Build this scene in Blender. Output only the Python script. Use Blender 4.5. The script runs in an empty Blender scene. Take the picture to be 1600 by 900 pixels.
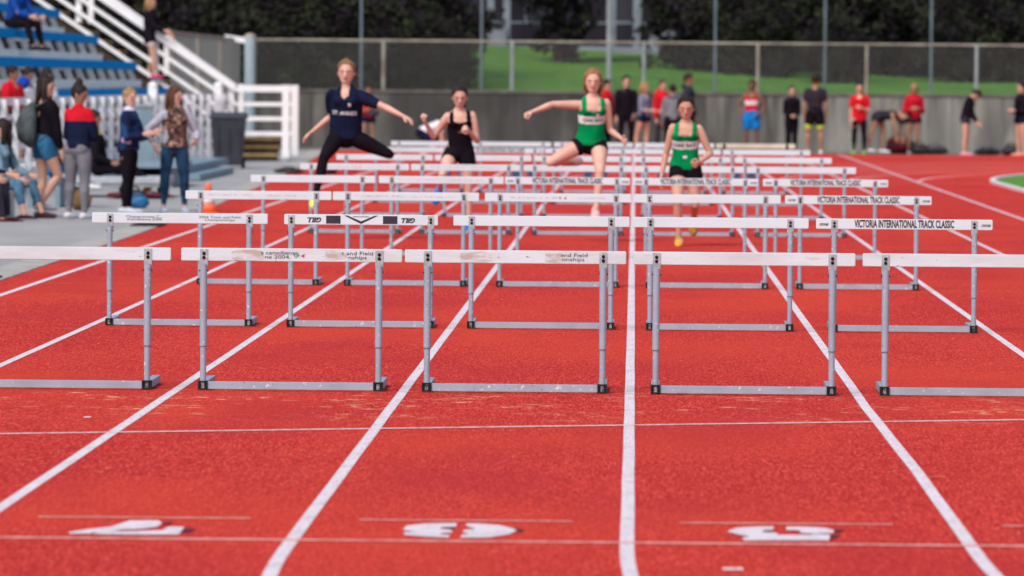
import bpy, bmesh, math, random
import numpy as np
from mathutils import Vector, Matrix
from mathutils.bvhtree import BVHTree
random.seed(7); np.random.seed(7)
scene = bpy.context.scene
COL = scene.collection

# ------------------------------------------------------------------ camera, sky, sun, exposure
cam_d = bpy.data.cameras.new("camera"); cam = bpy.data.objects.new("camera", cam_d); COL.objects.link(cam)
r_ = Vector((0.99974291, 0.02126355, 0.00787264)); u_ = Vector((-0.00862477, 0.03551503, 0.99933192)); w_ = Vector((-0.02096975, 0.9991429, -0.0356893))
M = Matrix.Identity(4)
for i in range(3):
    M[i][0] = r_[i]; M[i][1] = u_[i]; M[i][2] = -w_[i]
M[0][3] = 0.0139; M[2][3] = 1.6765
cam.matrix_world = M
cam_d.sensor_width = 36; cam_d.lens = 9030.7 / 1600 * 36
cam_d.clip_start = 0.5; cam_d.clip_end = 2000
cam_d.dof.use_dof = True; cam_d.dof.focus_distance = 34.5; cam_d.dof.aperture_fstop = 5.0
scene.camera = cam

world = bpy.data.worlds.new("World"); scene.world = world; world.use_nodes = True
wn = world.node_tree.nodes; wl = world.node_tree.links
sky = wn.new('ShaderNodeTexSky'); sky.sky_type = 'NISHITA'; sky.sun_disc = False
SUN_EL, SUN_AZ = math.radians(47), math.radians(205)      # azimuth clockwise from +Y; sun stands behind the camera, a little to the left
sky.sun_elevation = SUN_EL; sky.sun_rotation = SUN_AZ
sky.air_density = 1.2; sky.dust_density = 2.5
wn['Background'].inputs['Strength'].default_value = 0.115
wl.new(sky.outputs[0], wn['Background'].inputs['Color'])
sun_d = bpy.data.lights.new("sun", 'SUN'); sun = bpy.data.objects.new("sun", sun_d); COL.objects.link(sun)
sun_d.energy = 2.0; sun_d.angle = math.radians(20); sun_d.color = (1.0, 0.95, 0.88)
sd = Vector((math.sin(SUN_AZ) * math.cos(SUN_EL), math.cos(SUN_AZ) * math.cos(SUN_EL), math.sin(SUN_EL)))
sun.rotation_euler = sd.to_track_quat('Z', 'Y').to_euler()
scene.view_settings.view_transform = 'Standard'; scene.view_settings.look = 'None'
scene.view_settings.exposure = 0.43; scene.view_settings.gamma = 1.0

# ------------------------------------------------------------------ materials
def mat(name, col, rough=0.7, col2=None, scale=8.0, bump=0.0, bscale=None, stretch=(1, 1, 1), metallic=0.0, lo=0.35, hi=0.65, detail=4, spec=None):
    m = bpy.data.materials.new(name); m.use_nodes = True
    nt = m.node_tree; n = nt.nodes; l = nt.links; b = n['Principled BSDF']
    b.inputs['Base Color'].default_value = (*col, 1); b.inputs['Roughness'].default_value = rough; b.inputs['Metallic'].default_value = metallic
    if spec is None and rough > .78: spec = .12
    if spec is not None: b.inputs['Specular IOR Level'].default_value = spec
    if col2 is not None or bump:
        g = n.new('ShaderNodeNewGeometry'); mp = n.new('ShaderNodeMapping'); mp.inputs['Scale'].default_value = stretch
        l.new(g.outputs['Position'], mp.inputs['Vector'])
    if col2 is not None:
        t = n.new('ShaderNodeTexNoise'); t.inputs['Scale'].default_value = scale; t.inputs['Detail'].default_value = detail
        l.new(mp.outputs[0], t.inputs['Vector'])
        r = n.new('ShaderNodeMapRange'); r.inputs[1].default_value = lo; r.inputs[2].default_value = hi
        l.new(t.outputs[0], r.inputs[0])
        mx = n.new('ShaderNodeMix'); mx.data_type = 'RGBA'
        mx.inputs[6].default_value = (*col, 1); mx.inputs[7].default_value = (*col2, 1)
        l.new(r.outputs[0], mx.inputs[0]); l.new(mx.outputs[2], b.inputs['Base Color'])
    if bump:
        t2 = n.new('ShaderNodeTexNoise'); t2.inputs['Scale'].default_value = bscale or scale * 3; t2.inputs['Detail'].default_value = 3
        l.new(mp.outputs[0], t2.inputs['Vector'])
        bp = n.new('ShaderNodeBump'); bp.inputs['Strength'].default_value = bump; bp.inputs['Distance'].default_value = 0.02
        l.new(t2.outputs[0], bp.inputs['Height']); l.new(bp.outputs[0], b.inputs['Normal'])
    return m

def add_layer(m, col, scale, lo, hi, stretch=(1, 1, 1), ymask=None, xmask=None, cluster=None, amount=1.0, detail=3):
    """mix one more noise-masked colour over a material's base colour"""
    nt = m.node_tree; n = nt.nodes; l = nt.links; b = n['Principled BSDF']
    src = b.inputs['Base Color'].links[0].from_socket if b.inputs['Base Color'].is_linked else None
    g = n.new('ShaderNodeNewGeometry'); mp = n.new('ShaderNodeMapping'); mp.inputs['Scale'].default_value = stretch
    l.new(g.outputs['Position'], mp.inputs['Vector'])
    t = n.new('ShaderNodeTexNoise'); t.inputs['Scale'].default_value = scale; t.inputs['Detail'].default_value = detail; l.new(mp.outputs[0], t.inputs['Vector'])
    r = n.new('ShaderNodeMapRange'); r.inputs[1].default_value = lo; r.inputs[2].default_value = hi; r.inputs[4].default_value = amount
    l.new(t.outputs[0], r.inputs[0]); fac = r.outputs[0]
    if ymask or xmask:
        sp = n.new('ShaderNodeSeparateXYZ'); l.new(g.outputs['Position'], sp.inputs[0])
        prev = None
        for a, c in (ymask or xmask):
            k = n.new('ShaderNodeMapRange'); k.interpolation_type = 'SMOOTHSTEP'; k.inputs[1].default_value = a; k.inputs[2].default_value = c
            l.new(sp.outputs[1 if ymask else 0], k.inputs[0])
            if prev is None: prev = k.outputs[0]
            else:
                mm = n.new('ShaderNodeMath'); mm.operation = 'MULTIPLY'; l.new(prev, mm.inputs[0]); l.new(k.outputs[0], mm.inputs[1]); prev = mm.outputs[0]
        mm = n.new('ShaderNodeMath'); mm.operation = 'MULTIPLY'; l.new(fac, mm.inputs[0]); l.new(prev, mm.inputs[1]); fac = mm.outputs[0]
    if cluster:
        t3 = n.new('ShaderNodeTexNoise'); t3.inputs['Scale'].default_value = cluster[0]; t3.inputs['Detail'].default_value = 2; l.new(g.outputs['Position'], t3.inputs['Vector'])
        k3 = n.new('ShaderNodeMapRange'); k3.inputs[1].default_value = cluster[1]; k3.inputs[2].default_value = cluster[2]; l.new(t3.outputs[0], k3.inputs[0])
        mm = n.new('ShaderNodeMath'); mm.operation = 'MULTIPLY'; l.new(fac, mm.inputs[0]); l.new(k3.outputs[0], mm.inputs[1]); fac = mm.outputs[0]
    mx = n.new('ShaderNodeMix'); mx.data_type = 'RGBA'; mx.inputs[7].default_value = (*col, 1)
    if src: l.new(src, mx.inputs[6])
    else: mx.inputs[6].default_value = b.inputs['Base Color'].default_value
    l.new(fac, mx.inputs[0]); l.new(mx.outputs[2], b.inputs['Base Color'])
    return m

track_red = mat('track_rubber', (0.57, 0.043, 0.036), 1.0, (0.48, 0.032, 0.030), 1.0, 0.4, 260.0, (1, .35, 1), lo=.3, hi=.7, spec=.045)
add_layer(track_red, (0.80, 0.10, 0.07), 95.0, .47, .68, (1, .11, 1), detail=2, amount=.9)
add_layer(track_red, (0.28, 0.010, 0.012), 108.0, .47, .68, (1, .11, 1), detail=2, amount=.8)
add_layer(track_red, (0.95, 0.40, 0.28), 60.0, .73, .77, (1, .14, 1), detail=2)
add_layer(track_red, (0.63, 0.060, 0.034), 0.35, .45, .62, (1, .5, 1), amount=.6)
add_layer(track_red, (0.95, 0.60, 0.36), 24.0, .58, .64, (.36, .9, 1), ymask=((27.6, 29.7), (31.2, 30.5)), detail=6, cluster=(1.9, .50, .60))
add_layer(track_red, (0.85, 0.36, 0.24), 24.0, .66, .72, (.34, .8, 1), detail=5, cluster=(.55, .54, .64), amount=.7)
add_layer(track_red, (0.44, 0.030, 0.035), .8, .50, .66, (1, .35, 1), amount=.45, detail=5)     # spike scuffs in front of the last hurdles
add_layer(track_red, (0.90, 0.50, 0.32), 17.0, .75, .79, (.45, .6, 1), detail=5)
line_white = mat('line_paint', (0.72, 0.655, 0.70), 0.85, (0.62, 0.54, 0.58), 9.0, 0.25, 200.0, (1, .3, 1), lo=.45, hi=.7)
add_layer(line_white, (0.50, 0.20, 0.20), 130.0, .56, .66, (1, .2, 1), amount=.85)
line_faded = mat('faded_line_paint', (0.80, 0.36, 0.32), 0.9, (0.64, 0.16, 0.13), 20.0, 0, None, (1, .3, 1), lo=.4, hi=.75)
line_thin = mat('thin_line_paint', (0.85, 0.70, 0.70), 0.8, (0.75, 0.35, 0.30), 22.0, 0, None, (1, .3, 1), lo=.45, hi=.75)
line_yellow = mat('yellow_mark_paint', (0.78, 0.24, 0.05), 0.8, (0.5, 0.05, 0.02), 9.0, 0, None, (1, 1, 1), lo=.4, hi=.6)
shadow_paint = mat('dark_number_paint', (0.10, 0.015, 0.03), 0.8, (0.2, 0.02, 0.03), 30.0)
asphalt = mat('asphalt', (0.36, 0.35, 0.355), 0.92, (0.30, 0.29, 0.295), 1.3, 0.4, 120.0, (1, .4, 1), lo=.35, hi=.65)
add_layer(asphalt, (0.42, 0.41, 0.40), 60.0, .52, .7, (1, .2, 1))
edge_conc = mat('edging_concrete', (0.44, 0.42, 0.39), 0.9, (0.33, 0.31, 0.29), 3.0, 0.3, 60.0)
gravel_m = mat('strip_gravel', (0.20, 0.18, 0.165), 0.95, (0.13, 0.12, 0.11), 14.0, 0.6, 60.0)
wall_conc = mat('wall_concrete', (0.245, 0.24, 0.22), 0.9, (0.10, 0.096, 0.094), 0.9, 0.3, 12.0, (1, 1, .22), lo=.36, hi=.66, detail=6)
add_layer(wall_conc, (0.36, 0.35, 0.30), 1.1, .55, .75, (1.3, 1, .35))
add_layer(wall_conc, (0.055, 0.052, 0.050), 2.4, .48, .66, (1, 1, .10), amount=.85)
add_layer(wall_conc, (0.42, 0.41, 0.36), 3.5, .56, .70, (1, 1, .07), amount=.55)
add_layer(wall_conc, (0.045, 0.043, 0.043), 0.5, .12, .55, (1, 1, .5), amount=.93, xmask=((5.0, -1.5),))  # wall colour gets gradually darker towards its left end
cap_m = mat('cap_concrete', (0.16, 0.14, 0.13), 0.9, (0.10, 0.09, 0.085), 3.0)
grass_m = mat('grass', (0.080, 0.20, 0.030), 0.95, (0.04, 0.12, 0.02), 0.5, 0.6, 30.0, lo=.35, hi=.65)
add_layer(grass_m, (0.11, 0.23, 0.03), 3.0, .5, .7)
leaf_mats = [mat('leaf_dark', (0.024, 0.020, 0.024), 0.9, (0.014, 0.010, 0.015), 0.8, spec=.1), mat('leaf_green', (0.034, 0.042, 0.022), 0.9, (0.020, 0.020, 0.018), 0.9, spec=.1), mat('leaf_fresh', (0.075, 0.11, 0.025), 0.8, (0.035, 0.05, 0.02), 0.7, spec=.1)]
bark = mat('bark', (0.05, 0.04, 0.035), 0.9, (0.03, 0.025, 0.022), 4.0, 0.5)
galv = mat('galvanised_steel', (0.36, 0.40, 0.42), 0.5, (0.26, 0.29, 0.31), 3.0, metallic=.3)
galv_warm = mat('weathered_fence_pipe', (0.36, 0.34, 0.27), 0.6, (0.2, 0.17, 0.14), 2.0, metallic=.1)
wire_m = mat('fence_wire', (0.30, 0.30, 0.29), 0.5, metallic=.4)
white_p = mat('white_rail_paint', (0.80, 0.80, 0.82), 0.5, (0.66, 0.67, 0.70), 3.0, lo=.5, hi=.8)
hurdle_grey = mat('hurdle_grey_paint', (0.29, 0.345, 0.44), 0.5, (0.24, 0.285, 0.36), 6.0, 0.05, 30, lo=.45, hi=.75)
add_layer(hurdle_grey, (0.60, 0.63, 0.68), 45.0, .66, .72, detail=2)
add_layer(hurdle_grey, (0.10, 0.09, 0.09), 60.0, .72, .75, detail=2)
hurdle_plate = mat('hurdle_plate', (0.36, 0.38, 0.42), 0.5, (0.26, 0.27, 0.30), 25.0, 0.1, 60, lo=.4, hi=.7)
add_layer(hurdle_plate, (0.66, 0.60, 0.64), 55.0, .62, .7, detail=2)
board_m = mat('board_white', (0.58, 0.66, 0.725), 0.55, (0.51, 0.58, 0.64), 5.0, 0.04, 40, (.4, 1, 1), lo=.5, hi=.8)
board_worn = mat('board_worn_white', (0.58, 0.645, 0.70), 0.6, (0.49, 0.51, 0.55), 5.0, 0.06, 40, (.5, 1, 2), lo=.4, hi=.7)
add_layer(board_worn, (0.50, 0.38, 0.36), 14.0, .63, .74, (.35, 1, 2.4), amount=.75, detail=6)
add_layer(board_worn, (0.16, 0.13, 0.14), 55.0, .71, .75, (.5, 1, 1), detail=2)
stain_m = mat('tape_residue', (0.40, 0.36, 0.33), 0.7, (0.56, 0.58, 0.62), 30.0, 0, None, (.5, 1, 1.6), lo=.4, hi=.62)
ink = mat('black_print', (0.018, 0.016, 0.03), 0.5)
ink_faint = mat('worn_print', (0.42, 0.38, 0.42), 0.6, (0.75, 0.71, 0.75), 50.0, lo=.45, hi=.6)
ink_mid = mat('grey_print', (0.10, 0.09, 0.12), 0.6)
ink_red = mat('red_print', (0.60, 0.03, 0.12), 0.5); ink_green = mat('green_print', (0.02, 0.22, 0.16), 0.5)
black_pl = mat('black_plastic', (0.012, 0.012, 0.014), 0.7, (0.022, 0.021, 0.022), 30.0, spec=.15)
bin_pl = mat('bin_plastic', (0.030, 0.033, 0.050), 0.5, (0.022, 0.024, 0.036), 4.0)
inner_tube = mat('tube_end', (0.27, 0.29, 0.33), 0.7, (0.02, 0.02, 0.025), 60.0, spec=.2)
seat_blue = mat('seat_blue_paint', (0.003, 0.23, 0.58), 0.95, (0.005, 0.26, 0.64), 2.0, spec=.02)
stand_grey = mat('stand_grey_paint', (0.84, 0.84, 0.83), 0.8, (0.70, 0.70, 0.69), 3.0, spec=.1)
stand_dark = mat('stand_shadowed_board', (0.05, 0.045, 0.05), 0.9)  # near-black board colour stands in for the shade between the stand's parts
wood_yel = mat('stair_timber', (0.42, 0.30, 0.12), 0.8, (0.22, 0.14, 0.07), 4.0)
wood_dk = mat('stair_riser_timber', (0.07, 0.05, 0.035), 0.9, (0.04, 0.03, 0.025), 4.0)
deck_blue = mat('deck_blue_grey', (0.19, 0.27, 0.33), 0.6, (0.15, 0.22, 0.28), 3.0)
deck_light = mat('cart_bed', (0.42, 0.45, 0.50), 0.6, (0.34, 0.36, 0.40), 5.0)
cone_or = mat('cone_orange', (0.90, 0.15, 0.045), 0.5, (0.8, 0.12, 0.04), 8); cone_wh = mat('cone_white', (0.78, 0.74, 0.74), 0.5)
facade = mat('building_facade', (0.030, 0.026, 0.040), 0.8, (0.020, 0.016, 0.024), 0.7)
facade_lt = mat('building_trim', (0.20, 0.23, 0.28), 0.7, (0.15, 0.17, 0.21), 2.0)
glass_m = mat('window_glass', (0.03, 0.035, 0.05), 0.15)

# ------------------------------------------------------------------ generic builders
def link(name, me, m=None, parent=None, loc=None, **props):
    o = bpy.data.objects.new(name, me); COL.objects.link(o)
    if m is not None and me is not None and len(me.materials) == 0: me.materials.append(m)
    if parent: o.parent = parent
    if loc is not None: o.location = loc
    for k, v in props.items(): o[k] = v
    return o
def thing(name, label, cat, loc=(0, 0, 0), group=None, rz=0.0):
    o = bpy.data.objects.new(name, None); COL.objects.link(o); o.location = loc; o.rotation_euler.z = rz; o.empty_display_size = .1
    o['label'] = label; o['category'] = cat
    if group: o['group'] = group
    return o
def tag(o, label, cat, group=None):
    o['label'] = label; o['category'] = cat
    if group: o['group'] = group
    return o
class MB:
    """collects simple solids and links them as one mesh"""
    def __init__(s): s.v = []; s.f = []
    def add(s, vs, fs):
        b = len(s.v); s.v += [tuple(v) for v in vs]; s.f += [tuple(i + b for i in f) for f in fs]; return s
    def box(s, x0, x1, y0, y1, z0, z1):
        return s.add([(x0, y0, z0), (x1, y0, z0), (x1, y1, z0), (x0, y1, z0), (x0, y0, z1), (x1, y0, z1), (x1, y1, z1), (x0, y1, z1)],
                     [(0, 3, 2, 1), (4, 5, 6, 7), (0, 1, 5, 4), (1, 2, 6, 5), (2, 3, 7, 6), (3, 0, 4, 7)])
    def tube(s, p, q, r, r2=None, n=8):
        p = Vector(p); q = Vector(q); r2 = r if r2 is None else r2; d = (q - p).normalized()
        a = d.orthogonal().normalized(); b = d.cross(a)
        vs = []
        for c, rr in ((p, r), (q, r2)):
            for i in range(n):
                t = 2 * math.pi * i / n; vs.append(c + a * math.cos(t) * rr + b * math.sin(t) * rr)
        fs = [(i, (i + 1) % n, n + (i + 1) % n, n + i) for i in range(n)] + [tuple(range(n - 1, -1, -1)), tuple(range(n, 2 * n))]
        return s.add(vs, fs)
    def beam(s, p, q, w, h):
        """square beam from p to q: w across (horizontal), h high"""
        p = Vector(p); q = Vector(q); d = (q - p).normalized(); side = Vector((0, 0, 1)).cross(d)
        side = Vector((1, 0, 0)) if side.length < 1e-4 else side.normalized()
        up = d.cross(side)
        vs = [c + side * a * w / 2 + up * b * h / 2 for c in (p, q) for a, b in ((-1, -1), (1, -1), (1, 1), (-1, 1))]
        return s.add(vs, [(0, 1, 2, 3), (7, 6, 5, 4), (0, 4, 5, 1), (1, 5, 6, 2), (2, 6, 7, 3), (3, 7, 4, 0)])
    def lathe(s, prof, c=(0, 0, 0), n=20, sy=1.0):
        vs = []; c = Vector(c)
        for r, z in prof:
            for i in range(n):
                t = 2 * math.pi * i / n; vs.append(c + Vector((r * math.cos(t), r * math.sin(t) * sy, z)))
        fs = []
        for k in range(len(prof) - 1):
            for i in range(n): fs.append((k * n + i, k * n + (i + 1) % n, (k + 1) * n + (i + 1) % n, (k + 1) * n + i))
        fs += [tuple(range(n - 1, -1, -1)), tuple(range((len(prof) - 1) * n, len(prof) * n))]
        return s.add(vs, fs)
    def prism(s, outline, z0, z1):
        n = len(outline)
        vs = [(x, y, z0) for x, y in outline] + [(x, y, z1) for x, y in outline]
        return s.add(vs, [tuple(range(n - 1, -1, -1)), tuple(range(n, 2 * n))] + [(i, (i + 1) % n, n + (i + 1) % n, n + i) for i in range(n)])
    def mesh(s, name='m', bevel=0.0, smooth=False):
        me = bpy.data.meshes.new(name); me.from_pydata(s.v, [], s.f); me.update()
        if bevel:
            bm = bmesh.new(); bm.from_mesh(me); bmesh.ops.recalc_face_normals(bm, faces=bm.faces)
            bmesh.ops.bevel(bm, geom=list(bm.edges), offset=bevel, segments=2, affect='EDGES', profile=.6); bm.to_mesh(me); bm.free()
        if smooth:
            me.shade_smooth()
            for p in me.polygons:
                if len(p.vertices) > 5: p.use_smooth = False
        return me
    def obj(s, name, m, parent=None, bevel=0.0, smooth=False, **props):
        return link(name, s.mesh(name, bevel, smooth), m, parent, **props)
def dup(root, loc=None):
    c = root.copy(); COL.objects.link(c)
    if loc is not None: c.location = loc
    for ch in root.children:
        d = ch.copy(); COL.objects.link(d); d.parent = c
        for g in ch.children:
            e = g.copy(); COL.objects.link(e); e.parent = d
    return c
def text_mesh(s, size, sx=1.0, bold=0.0, shear=0.0, extrude=0.0006, rot180=False, align='CENTER'):
    """flat lettering in the XZ plane, front towards -Y"""
    cu = bpy.data.curves.new('lettering', 'FONT'); cu.body = s; cu.size = size; cu.align_x = align; cu.align_y = 'CENTER'
    cu.offset = bold; cu.shear = shear; cu.extrude = extrude; cu.resolution_u = 3; cu.space_line = .8
    o = bpy.data.objects.new('lettering', cu); me = bpy.data.meshes.new_from_object(o)
    bpy.data.objects.remove(o); bpy.data.curves.remove(cu)
    for v in me.vertices:
        x, y, z = v.co; x *= sx
        if rot180: x, y = -x, -y
        v.co = (x, -z, y)
    me.materials.clear(); return me

# ------------------------------------------------------------------ ground, track and its markings
def sheet(name, pts, z, m, **props):
    me = bpy.data.meshes.new(name); me.from_pydata([(x, y, z) for x, y in pts], [], [tuple(range(len(pts)))]); me.update()
    return link(name, me, m, **props)
g = sheet('ground', [(-900, -300), (900, -300), (900, 1500), (-900, 1500)], 0.0, asphalt, kind='structure')
CX = 6.1 + 36.5; NB, FB = 20.6, 98.0          # bend centre and where the two bends start
def xoff(Y):                                   # lanes swing right as they run into the near bend
    return (NB - Y) ** 2 / (2 * 42.0) if Y < NB else 0.0
left_edge = [(-6.6 + 1.6, 2), (-5.05, 12), (-5.12, 21), (-5.17, 31), (-5.19, 47), (-5.3, 61), (-5.49, 75), (-5.9, 93), (-6.36, 110), (-6.97, 128), (-7.4, 138.0)]
tr = left_edge + [(60, 138.0), (60, 2)]
sheet('running_track', tr[::-1], 0.004, track_red, kind='structure')
ed = MB()
for (x0, y0), (x1, y1) in zip(left_edge[:-1], left_edge[1:]):
    n = max(1, int((y1 - y0) / 2.4))
    for k in range(n):
        ya = y0 + (y1 - y0) * k / n; yb = y0 + (y1 - y0) * (k + 1) / n - .02
        xa = x0 + (x1 - x0) * (ya - y0) / (y1 - y0); xb = x0 + (x1 - x0) * (yb - y0) / (y1 - y0)
        ed.add([(xa - .34, ya, -.02), (xa - .003, ya, -.02), (xb - .003, yb, -.02), (xb - .34, yb, -.02), (xa - .34, ya, .012), (xa - .003, ya, .012), (xb - .003, yb, .012), (xb - .34, yb, .012)],
               [(0, 3, 2, 1), (4, 5, 6, 7), (0, 1, 5, 4), (1, 2, 6, 5), (2, 3, 7, 6), (3, 0, 4, 7)])
ed.obj('concrete_edging', edge_conc, kind='structure')
sheet('gravel_strip', [(-30, 138.0), (60, 138.0), (60, 143.0), (-30, 143.0)], 0.002, gravel_m, kind='structure')
for gx, gy in ((-5.42, 47.6), (-5.5, 65.6)):
    d = MB().box(-.17, .17, -.5, .5, 0, .012)
    o = thing('drain_grate', 'dark steel drain grate set in the concrete edging, ' + ('nearer of the two' if gy < 50 else 'farther of the two'), 'drain', (gx, gy, .013), 'drain grates in the track edging')
    for k in range(9): MB().box(-.15, .15, -.46 + k * .105, -.39 + k * .105, .001, .016).obj('bar', black_pl, o)
    d2 = MB().box(-.17, .17, -.5, -.47, 0, .014).box(-.17, .17, .47, .5, 0, .014).box(-.17, -.15, -.47, .47, 0, .014).box(.15, .17, -.47, .47, 0, .014); d2.obj('frame', black_pl, o)

def ribbon(name, pts, w, z, m, **props):
    vs = []; fs = []
    for i, p in enumerate(pts):
        a = Vector(pts[max(0, i - 1)]); b = Vector(pts[min(len(pts) - 1, i + 1)]); t = (b - a).normalized(); n = Vector((-t.y, t.x))
        vs += [(p[0] + n.x * w / 2, p[1] + n.y * w / 2, z), (p[0] - n.x * w / 2, p[1] - n.y * w / 2, z)]
        if i: fs.append((2 * i - 2, 2 * i - 1, 2 * i + 1, 2 * i))
    me = bpy.data.meshes.new(name); me.from_pydata(vs, [], fs); me.update()
    return link(name, me, m, **props)
lane_x = [-4.85] + [round(-3.66 + 1.22 * k, 2) for k in range(8)]
wob = {1.22: [(15, .028), (25, .028), (30, .004), (33, .006), (40, 0), (140, 0)]}
for k, X in enumerate(lane_x):
    ys = list(np.arange(12, 36, .5)) + list(np.arange(36, 138.0, 6)) + [137.95]
    pts = []
    for Y in ys:
        x = X + xoff(Y)
        if X in wob:
            a = np.array(wob[X]); x += float(np.interp(Y, a[:, 0], a[:, 1]))
        x += .0008 * math.sin(Y * 1.9 + k * 2.1)
        pts.append((x, float(Y)))
    ribbon('lane_line', pts, .052 if X > -4 else .06, .0055, line_white, kind='structure')
    if X > -3.6:
        R = 36.5 + (6.1 - X); pts = []
        for a in np.linspace(0.06, 1.2, 60):
            px, py = CX - R * math.cos(a), FB + R * math.sin(a)
            if py > 137.9: break
            pts.append((px, py))
        ribbon('bend_line', pts, .055, .0052, line_thin, kind='structure')
pc = lambda x, d: (x + xoff(d), d)
ribbon('finish_line', [(x, 20.93 + .012 * (x + 2)) for x in np.linspace(-5.0, 7, 20)], .07, .0068, line_faded, kind='structure')
for a in (-3.46, -2.245, -1.02, .195, 1.42, 2.64):
    ribbon('lane_mark', [(a, 21.93), (a + .81, 21.95)], .05, .0068, line_faded, kind='structure')
ribbon('relay_line', [(-6 + .6 * k + .9, 26.2 + .6 * k * .385) for k in range(22)], .055, .0070, line_thin, kind='structure')
for i in range(8):
    Y = 31.0 + 8 * i
    ribbon('hurdle_mark', [(-4.8, Y - .01), (6.0, Y + .01)], .024 + .004 * i, .0064, line_yellow, kind='structure')
ribbon('start_line', [(-4.8, 98.9), (6.0, 98.9)], .05, .0066, line_white, kind='structure')
ribbon('paint_scrap', [(1.264, 24.64), (1.347, 24.66)], .045, .0064, line_yellow, kind='structure')
ribbon('paint_scrap', [(.33, 19.86), (.40, 19.86)], .09, .0068, line_thin, kind='structure')
ribbon('paint_scrap', [(-2.69, 28.42), (-2.655, 28.42)], .10, .0068, line_white, kind='structure')
def painted(name, polys, m, z):
    vs = []; fs = []
    for p in polys:
        b = len(vs); vs += [(x, y, z) for x, y in p]; fs.append(tuple(range(b, b + len(p))))
    me = bpy.data.meshes.new(name); me.from_pydata(vs, [], fs); me.update(); return link(name, me, m, kind='structure')
seven = [[(-2.055, 21.169), (-2.006, 21.307), (-1.926, 21.452), (-1.899, 21.625), (-1.88, 21.766), (-1.775, 21.779), (-1.748, 21.644), (-1.755, 21.473), (-1.804, 21.366), (-1.873, 21.324), (-1.887, 21.255), (-1.968, 21.127), (-2.043, 21.104)], [(-1.973, 21.172), (-1.721, 21.309), (-1.709, 21.478), (-1.652, 21.485), (-1.644, 21.12), (-1.719, 21.098), (-1.95, 21.096)]]
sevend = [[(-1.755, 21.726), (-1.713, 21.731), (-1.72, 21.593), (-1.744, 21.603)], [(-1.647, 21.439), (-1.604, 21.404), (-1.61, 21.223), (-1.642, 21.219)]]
six = [[(-0.835, 21.438), (-0.828, 21.64), (-0.762, 21.75), (-0.645, 21.791), (-0.643, 21.612), (-0.693, 21.581), (-0.702, 21.505), (-0.654, 21.46), (-0.647, 21.337), (-0.684, 21.308), (-0.689, 21.234), (-0.654, 21.214), (-0.654, 21.093), (-0.719, 21.109), (-0.818, 21.194), (-0.827, 21.315), (-0.786, 21.365)], [(-0.609, 21.769), (-0.566, 21.775), (-0.486, 21.708), (-0.424, 21.539), (-0.412, 21.44), (-0.437, 21.265), (-0.51, 21.11), (-0.612, 21.098), (-0.608, 21.22), (-0.583, 21.271), (-0.608, 21.342), (-0.608, 21.466), (-0.578, 21.495), (-0.568, 21.546), (-0.601, 21.618)]]
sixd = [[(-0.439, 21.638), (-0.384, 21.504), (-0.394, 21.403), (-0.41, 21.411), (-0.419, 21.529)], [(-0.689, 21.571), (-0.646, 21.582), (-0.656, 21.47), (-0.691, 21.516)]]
five = [[(0.371, 21.507), (0.409, 21.687), (0.489, 21.758), (0.552, 21.781), (0.544, 21.603), (0.508, 21.574), (0.503, 21.499), (0.556, 21.455), (0.557, 21.357), (0.674, 21.381), (0.694, 21.423), (0.751, 21.405), (0.738, 21.127), (0.647, 21.126), (0.429, 21.09), (0.42, 21.195), (0.452, 21.271), (0.404, 21.388)], [(0.599, 21.761), (0.666, 21.77), (0.743, 21.728), (0.774, 21.606), (0.765, 21.481), (0.695, 21.448), (0.645, 21.466), (0.645, 21.591), (0.595, 21.61)]]
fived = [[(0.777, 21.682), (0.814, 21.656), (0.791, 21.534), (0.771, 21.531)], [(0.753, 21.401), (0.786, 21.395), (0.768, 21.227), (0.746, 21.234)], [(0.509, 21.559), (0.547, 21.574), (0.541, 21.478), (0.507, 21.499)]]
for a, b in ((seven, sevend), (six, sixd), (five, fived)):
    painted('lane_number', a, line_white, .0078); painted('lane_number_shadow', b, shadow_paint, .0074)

# infield: grass inside lane one with a low white kerb round its end
arc = [(CX - 36.41 * math.cos(a), FB + 36.41 * math.sin(a)) for a in np.linspace(0, 1.25, 36)]
pts = [(6.19, 15)] + arc + [(60, arc[-1][1]), (60, 15)]
me = bpy.data.meshes.new('infield_grass'); me.from_pydata([(x, y, .02) for x, y in pts], [], [tuple(range(len(pts)))[::-1]])
link('infield_grass', me, mat('infield_turf', (0.13, 0.30, 0.05), 0.95, (0.08, 0.2, 0.03), 1.2, 0.6, 60), kind='structure')
kb = MB(); out = [(6.1, 15)] + [(CX - 36.5 * math.cos(a), FB + 36.5 * math.sin(a)) for a in np.linspace(0, 1.25, 36)]; inn = [(6.19, 15)] + arc
for i in range(len(out) - 1):
    q = [out[i], out[i + 1], inn[i + 1], inn[i]]; kb.prism(q, .0, .05)
kb.obj('infield_kerb', white_p, kind='structure')

# bank, wooded hill beyond
def hz(x, y):
    base = np.interp(y, [143.1, 150, 176, 210, 300, 600, 900], [1.40, 1.5, 2.68, 3.4, 18, 60, 70])
    return float(base + (.12 * math.sin(x * .21 + y * .13) + .07 * math.sin(x * .63 - y * .4)) * min(1, (y - 143.3) / 6))
xs = list(np.linspace(-260, 260, 105)); ys = [143.35, 145, 147, 150, 154, 158, 163, 168, 172, 176, 182, 190, 200, 215, 240, 280, 340, 420, 520, 640, 900]
vs = [(x, y, hz(x, y)) for y in ys for x in xs]; nx = len(xs)
fs = [(j * nx + i, j * nx + i + 1, (j + 1) * nx + i + 1, (j + 1) * nx + i) for j in range(len(ys) - 1) for i in range(nx - 1)]
me = bpy.data.meshes.new('grass_bank'); me.from_pydata(vs, [], fs); me.update(); me.shade_smooth(); link('grass_bank', me, grass_m, kind='structure')

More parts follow.
